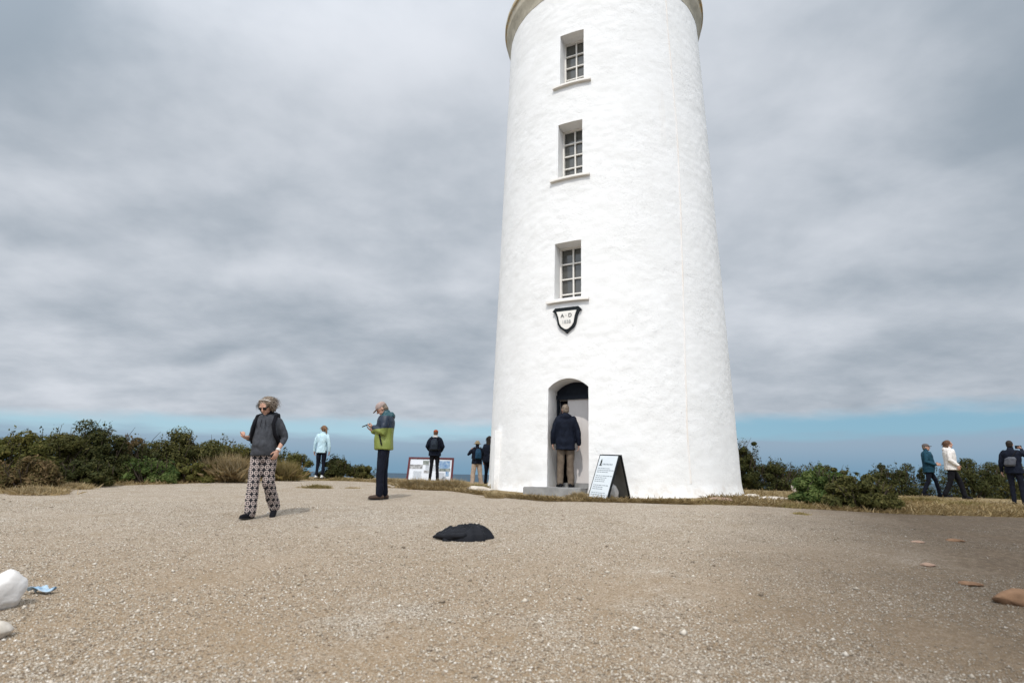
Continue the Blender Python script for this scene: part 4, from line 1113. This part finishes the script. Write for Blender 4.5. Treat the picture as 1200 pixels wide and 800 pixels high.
def groundmat():
    m, t, b = newmat('gravel_ground')
    co = t.new('ShaderNodeTexCoord').outputs['Object']
    at = t.new('ShaderNodeAttribute', attribute_name='gravel').outputs['Fac']
    sp = t.new('ShaderNodeSeparateXYZ'); t.set(sp.inputs[0], co)
    flat = t.mapping(co, (1,1,.2))
    v1 = t.vor(flat, 88); v2 = t.vor(flat, 170)
    cell = t.new('ShaderNodeSeparateColor'); t.set(cell.inputs[0], v1.outputs['Color'])
    r = t.new('ShaderNodeValToRGB'); t.set(r.inputs[0], cell.outputs[0])
    els = r.color_ramp.elements
    cs = [(0,(.15,.115,.08)),(.25,(.34,.28,.21)),(.55,(.51,.435,.35)),(.85,(.65,.58,.495)),(1,(.78,.72,.64))]
    while len(els) < len(cs): els.new(.5)
    for e, (q, c) in zip(els, cs): e.position = q; e.color = (*c,1)
    fine = t.noise(co, 90, 3, .6)
    gapm = t.ss(v1.outputs['Distance'], .42, .80, 0., .55)
    col = t.mix(t.math('MULTIPLY', t.ss(fine,.4,.7), .35), r.outputs[0], (.26,.22,.17)); col = t.mix(gapm, col, (.16,.12,.08))
    mot = t.noise(t.mapping(co, (1,1,.3)), 7.5, 8, .78); mot2 = t.noise(t.mapping(co, (1,1,.3)), 1.7, 7, .72)
    col = t.mix(t.ss(mot, .46, .66, 0., .45), col, (.24,.20,.155));
    col = t.mix(t.ss(mot2, .50, .66, 0., .45), col, (.27,.21,.14))
    # earthy worn patches
    n1 = t.noise(co, .55, 6, .62); n2 = t.noise(co, 2.6, 5, .6)
    near = t.ss(sp.outputs[1], 3.0, 9.0, 1., .25)
    worn = t.math('MULTIPLY', t.ss(t.math('ADD', n1, t.math('MULTIPLY', n2, .35)), .45, .66), near)
    col = t.mix(t.math('MULTIPLY', worn, t.ss(fine, .38, .62, .45, .9)), col, (.285,.195,.11))
    # brown soil with little gravel on the right, cloud shade and vignette painted in
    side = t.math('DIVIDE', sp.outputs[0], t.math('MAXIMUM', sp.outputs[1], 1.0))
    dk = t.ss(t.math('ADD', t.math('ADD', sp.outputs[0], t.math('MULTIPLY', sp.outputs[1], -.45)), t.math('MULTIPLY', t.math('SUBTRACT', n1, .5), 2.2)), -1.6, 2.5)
    shade_mix = t.math('MULTIPLY', dk, t.ss(t.noise(co, 16, 6, .75), .25, .62, .66, .98))
    col = t.mix(shade_mix, col, t.mix(n2, (.11,.078,.050), (.062,.047,.034)))
    # soil beyond the gravel
    e = t.ss(t.math('ADD', at, t.math('MULTIPLY', t.math('SUBTRACT', t.noise(co, 3.5, 5, .65), .5), .9)), .42, .58)
    soil = t.mix(t.noise(co, 4, 5), (.22,.16,.085), (.30,.23,.12))
    far = t.ss(sp.outputs[1], 24., 32.)
    soil = t.mix(far, soil, (.05,.065,.03))
    col = t.mix(e, soil, col)
    t.set(b.inputs['Base Color'], col); b.inputs['Roughness'].default_value = .95; b.inputs['Specular IOR Level'].default_value = .15
    h = t.math('ADD', t.math('MULTIPLY', t.math('SUBTRACT', 1., v1.outputs['Distance']), .8), t.math('MULTIPLY', t.noise(co, 8, 4), .8))
    h = t.math('ADD', h, t.math('MULTIPLY', v2.outputs['Distance'], -.3))
    t.set(b.inputs['Normal'], t.bump(h, .8, .016))
    return m
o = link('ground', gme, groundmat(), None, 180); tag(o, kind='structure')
# loose gravel, one mesh
def pebbles(n):
    r = rng
    y = 2.5+(r.uniform(0,1,n)**1.6)*7.5; x = r.uniform(-1.05,1.05,n)*y
    dens = np.array([noise.noise(Vector((x[i]*.7,y[i]*.7,2)))+.5*noise.noise(Vector((x[i]*2,y[i]*2,7))) for i in range(n)])
    keep = (dens*1.25+.2-np.clip((x-.45*y+1.0)/4,0,1)*.55) > r.uniform(-.65,.25,n)
    x, y = x[keep], y[keep]; n = len(x)
    z = np.array([gz(x[i],y[i]) for i in range(n)])+np.array([.010*noise.noise(Vector((x[i]*.9,y[i]*.9,0)))+.004*noise.noise(Vector((x[i]*3,y[i]*3,4)))-.004 for i in range(n)])
    s = .0026+.0062*r.uniform(0,1,n)**3; s = np.where(r.uniform(0,1,n) < .006, s*r.uniform(1.6,3.2,n), s)
    base = np.array([[1,0,0],[0,1,0],[-1,0,0],[0,-1,0],[0,0,1],[0,0,-1]], float)
    V = base[None]*r.uniform(.7,1.3,(n,6,1)); V = V+r.normal(size=(n,6,3))*.18
    V *= s[:,None,None]*np.stack([r.uniform(.8,1.4,n),r.uniform(.8,1.4,n),r.uniform(.5,.9,n)],1)[:,None,:]
    a = r.uniform(0,6.28,n); c, sn = np.cos(a), np.sin(a)
    X = V[...,0]*c[:,None]-V[...,1]*sn[:,None]; Y = V[...,0]*sn[:,None]+V[...,1]*c[:,None]
    V = np.stack([X+x[:,None], Y+y[:,None], V[...,2]+(z+s*.3)[:,None]], -1)
    f = np.array([[0,1,4],[1,2,4],[2,3,4],[3,0,4],[1,0,5],[2,1,5],[3,2,5],[0,3,5]])
    Fc = (f[None]+(np.arange(n)*6)[:,None,None]).reshape(-1,3)
    return V.reshape(-1,3), Fc
V, Fc = pebbles(270000)
def pebmat():
    m, t, b = newmat('loose_pebble')
    g = t.new('ShaderNodeNewGeometry').outputs['Random Per Island']
    co = t.new('ShaderNodeTexCoord').outputs['Object']
    sp = t.new('ShaderNodeSeparateXYZ'); t.set(sp.inputs[0], co)
    n1 = t.noise(co, .55, 6, .62)
    r = t.new('ShaderNodeValToRGB'); t.set(r.inputs[0], g)
    els = r.color_ramp.elements
    cs = [(0,(.16,.12,.085)),(.3,(.32,.26,.19)),(.6,(.44,.375,.295)),(.88,(.55,.49,.41)),(1,(.70,.65,.58))]
    while len(els) < len(cs): els.new(.5)
    for e, (q, c) in zip(els, cs): e.position = q; e.color = (*c,1)
    # the same painted shade tints the stones in the soil on the right
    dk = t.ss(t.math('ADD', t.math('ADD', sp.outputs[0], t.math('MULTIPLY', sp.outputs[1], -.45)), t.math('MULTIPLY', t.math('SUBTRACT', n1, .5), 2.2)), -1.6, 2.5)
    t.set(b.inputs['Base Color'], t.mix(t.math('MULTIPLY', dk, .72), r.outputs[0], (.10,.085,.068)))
    b.inputs['Roughness'].default_value = .8; b.inputs['Specular IOR Level'].default_value = .25
    return m
M_peb = pebmat()
o = link('gravel', npmesh('gravel', V, Fc), M_peb); tag(o, 'loose pale gravel spread over the yard', 'gravel', kind='stuff')
# sea
m, t, b = newmat('sea_water')
b.inputs['Base Color'].default_value = (.012,.045,.075,1); b.inputs['Roughness'].default_value = .5; b.inputs['Specular IOR Level'].default_value = .2
co = t.new('ShaderNodeTexCoord').outputs['Object']; t.set(b.inputs['Normal'], t.bump(t.noise(co, .05, 6), .6, 3.))
sv = [(40000*math.cos(2*math.pi*k/96), 40000*math.sin(2*math.pi*k/96), -60) for k in range(96)]
o = link('sea', pymesh('sea', [(sv, [tuple(range(96))])]), m); tag(o, kind='structure')

# ------------------------------------------------------------------ sky and sun
SUN_EL, SUN_AZ = R(53), R(-11)          # sun behind the camera, a little to the left
sd = Vector((math.sin(SUN_AZ)*math.cos(SUN_EL), -math.cos(SUN_AZ)*math.cos(SUN_EL), math.sin(SUN_EL)))
ld = bpy.data.lights.new('sun', 'SUN'); ld.energy = 2.25; ld.angle = R(.9); ld.color = (1,.955,.89)
so = bpy.data.objects.new('sun', ld); C.objects.link(so); so.rotation_euler = sd.to_track_quat('Z','Y').to_euler(); so.location = sd*50
wd = bpy.data.worlds.new('World'); sc.world = wd; wd.use_nodes = True
t = NT(wd.node_tree); bg = wd.node_tree.nodes['Background']
sky = t.new('ShaderNodeTexSky', sky_type='NISHITA'); sky.sun_disc = False; sky.sun_elevation = SUN_EL
sky.sun_rotation = math.atan2(sd.x, sd.y); sky.air_density = 1.0; sky.dust_density = .6
BS = .1
dv = t.new('ShaderNodeTexCoord').outputs['Generated']
sp = t.new('ShaderNodeSeparateXYZ'); t.set(sp.inputs[0], dv)
el = sp.outputs[2]
zc = t.math('ADD', t.math('MAXIMUM', el, 0.), .24)
cx = t.math('DIVIDE', sp.outputs[0], zc); cy = t.math('DIVIDE', sp.outputs[1], zc)
cv = t.new('ShaderNodeCombineXYZ'); t.set(cv.inputs[0], cx); t.set(cv.inputs[1], cy)
uvw = t.vmath('ADD', cv.outputs[0], (3.7,1.9,0))
big = t.noise(t.mapping(uvw, (.75,.8,1)), 1.1, 2, .5, .2)
mid = t.noise(t.mapping(uvw, (1,1.1,1)), 3.0, 6, .52, .15)
fin = t.noise(t.mapping(uvw, (1,1.1,1)), 11, 6, .55, .2)
dens = t.math('ADD', t.math('ADD', t.math('MULTIPLY', big, .36), t.math('MULTIPLY', mid, .40)), t.math('MULTIPLY', fin, .10))
# broad bright and dark banks of the deck, as directions in the sky
fy = t.math('MAXIMUM', sp.outputs[1], .05)
wu = t.math('MULTIPLY', t.math('SUBTRACT', t.noise(dv, 3.0, 4, .5), .5), .45); wv = t.math('MULTIPLY', t.math('SUBTRACT', t.noise(t.mapping(dv, (1,1,1), (5,3,1)), 3.0, 4, .5), .5), .30)
su_ = t.math('ADD', t.math('DIVIDE', sp.outputs[0], fy), wu); sv_ = t.math('ADD', t.math('DIVIDE', el, fy), wv)
LOBES = [(430,40,230,110,.13),(330,90,120,70,.06),(700,60,260,160,.08),(137,215,170,40,.08),(343,320,150,26,.09),(25,306,90,20,.06),(330,450,130,14,.07),(210,448,60,12,.05),(20,460,80,12,.06),(480,330,70,16,.05),(330,445,40,9,.07),(250,150,90,50,.05),
         (0,0,170,150,-.32),(40,260,150,40,-.09),(300,270,130,30,-.015),(60,375,170,18,-.08),(285,430,50,22,-.07),(560,400,160,22,-.03),(480,190,120,50,-.0),
         (950,366,100,20,.05),(1130,215,110,34,.05),(1110,325,170,30,-.08),(1130,420,220,28,-.10),(1200,60,160,220,-.14),(1190,480,200,40,-.06)]
for px, py, wx, wy, am in LOBES:
    d_ = ray(px, py); d_ = d_/d_.y
    a_ = t.math('DIVIDE', t.math('SUBTRACT', su_, d_.x), wx/F); b_2 = t.math('DIVIDE', t.math('SUBTRACT', sv_, d_.z), wy/F)
    q_ = t.math('ADD', t.math('MULTIPLY', a_, a_), t.math('MULTIPLY', b_2, b_2))
    dens = t.math('ADD', dens, t.math('MULTIPLY', t.math('POWER', 2.718, t.math('MULTIPLY', q_, -1.)), am))
cf = t.ss(dens, .16, .70)
EXPO = .10; K = 1/2**EXPO
def S(c): return tuple(v/BS*K for v in c)
cloud = t.mix(cf, S((.315,.372,.435)), S((.72,.755,.815)))
# added fill: deck brightened toward the sun, in the sky behind the camera
dt = t.new('ShaderNodeVectorMath', operation='DOT_PRODUCT'); t.set(dt.inputs[0], dv); dt.inputs[1].default_value = tuple(sd)
sky_fill = t.ss(dt.outputs['Value'], -.02, .92, 1.0, 2.75)
cloud = t.vmath('SCALE', cloud); cloud.node.inputs['Scale'].default_value = 1; t.l.new(sky_fill, cloud.node.inputs['Scale'])
# blue gap under the deck and a low bank over the sea
thr = t.math('ADD', el, t.math('MULTIPLY', sp.outputs[0], -.024))
wob = t.math('MULTIPLY', t.math('SUBTRACT', t.noise(t.mapping(dv, (3,3,14)), 1.6, 5, .6), .5), .05)
deck = t.ss(t.math('ADD', thr, wob), .072, .100)
gap = t.mix(.85, sky.outputs[0], t.mix(t.ss(sp.outputs[0], -.2, .55), S((.38,.60,.73)), S((.22,.43,.58))))
wob2 = t.math('MULTIPLY', t.math('SUBTRACT', t.noise(t.mapping(dv, (4,4,30)), 2, 4, .5), .5), .03)
bank = t.ss(t.math('ADD', t.math('ADD', el, t.math('MULTIPLY', sp.outputs[0], -.012)), wob2), .050, .068, 1., 0.)
lowc = t.mix(t.ss(el, .0, .06), S((.17,.31,.45)), S((.31,.405,.515)))
col = t.mix(t.math('MULTIPLY', bank, .88), gap, lowc)
col = t.mix(deck, col, cloud)
t.set(bg.inputs[0], col); bg.inputs[1].default_value = BS
vs = sc.view_settings; vs.view_transform = 'Standard'; vs.look = 'None'; vs.exposure = EXPO; vs.gamma = 1; vs.use_curve_mapping = False
sc.cycles.use_denoising = True
sc.cycles.max_bounces = 6
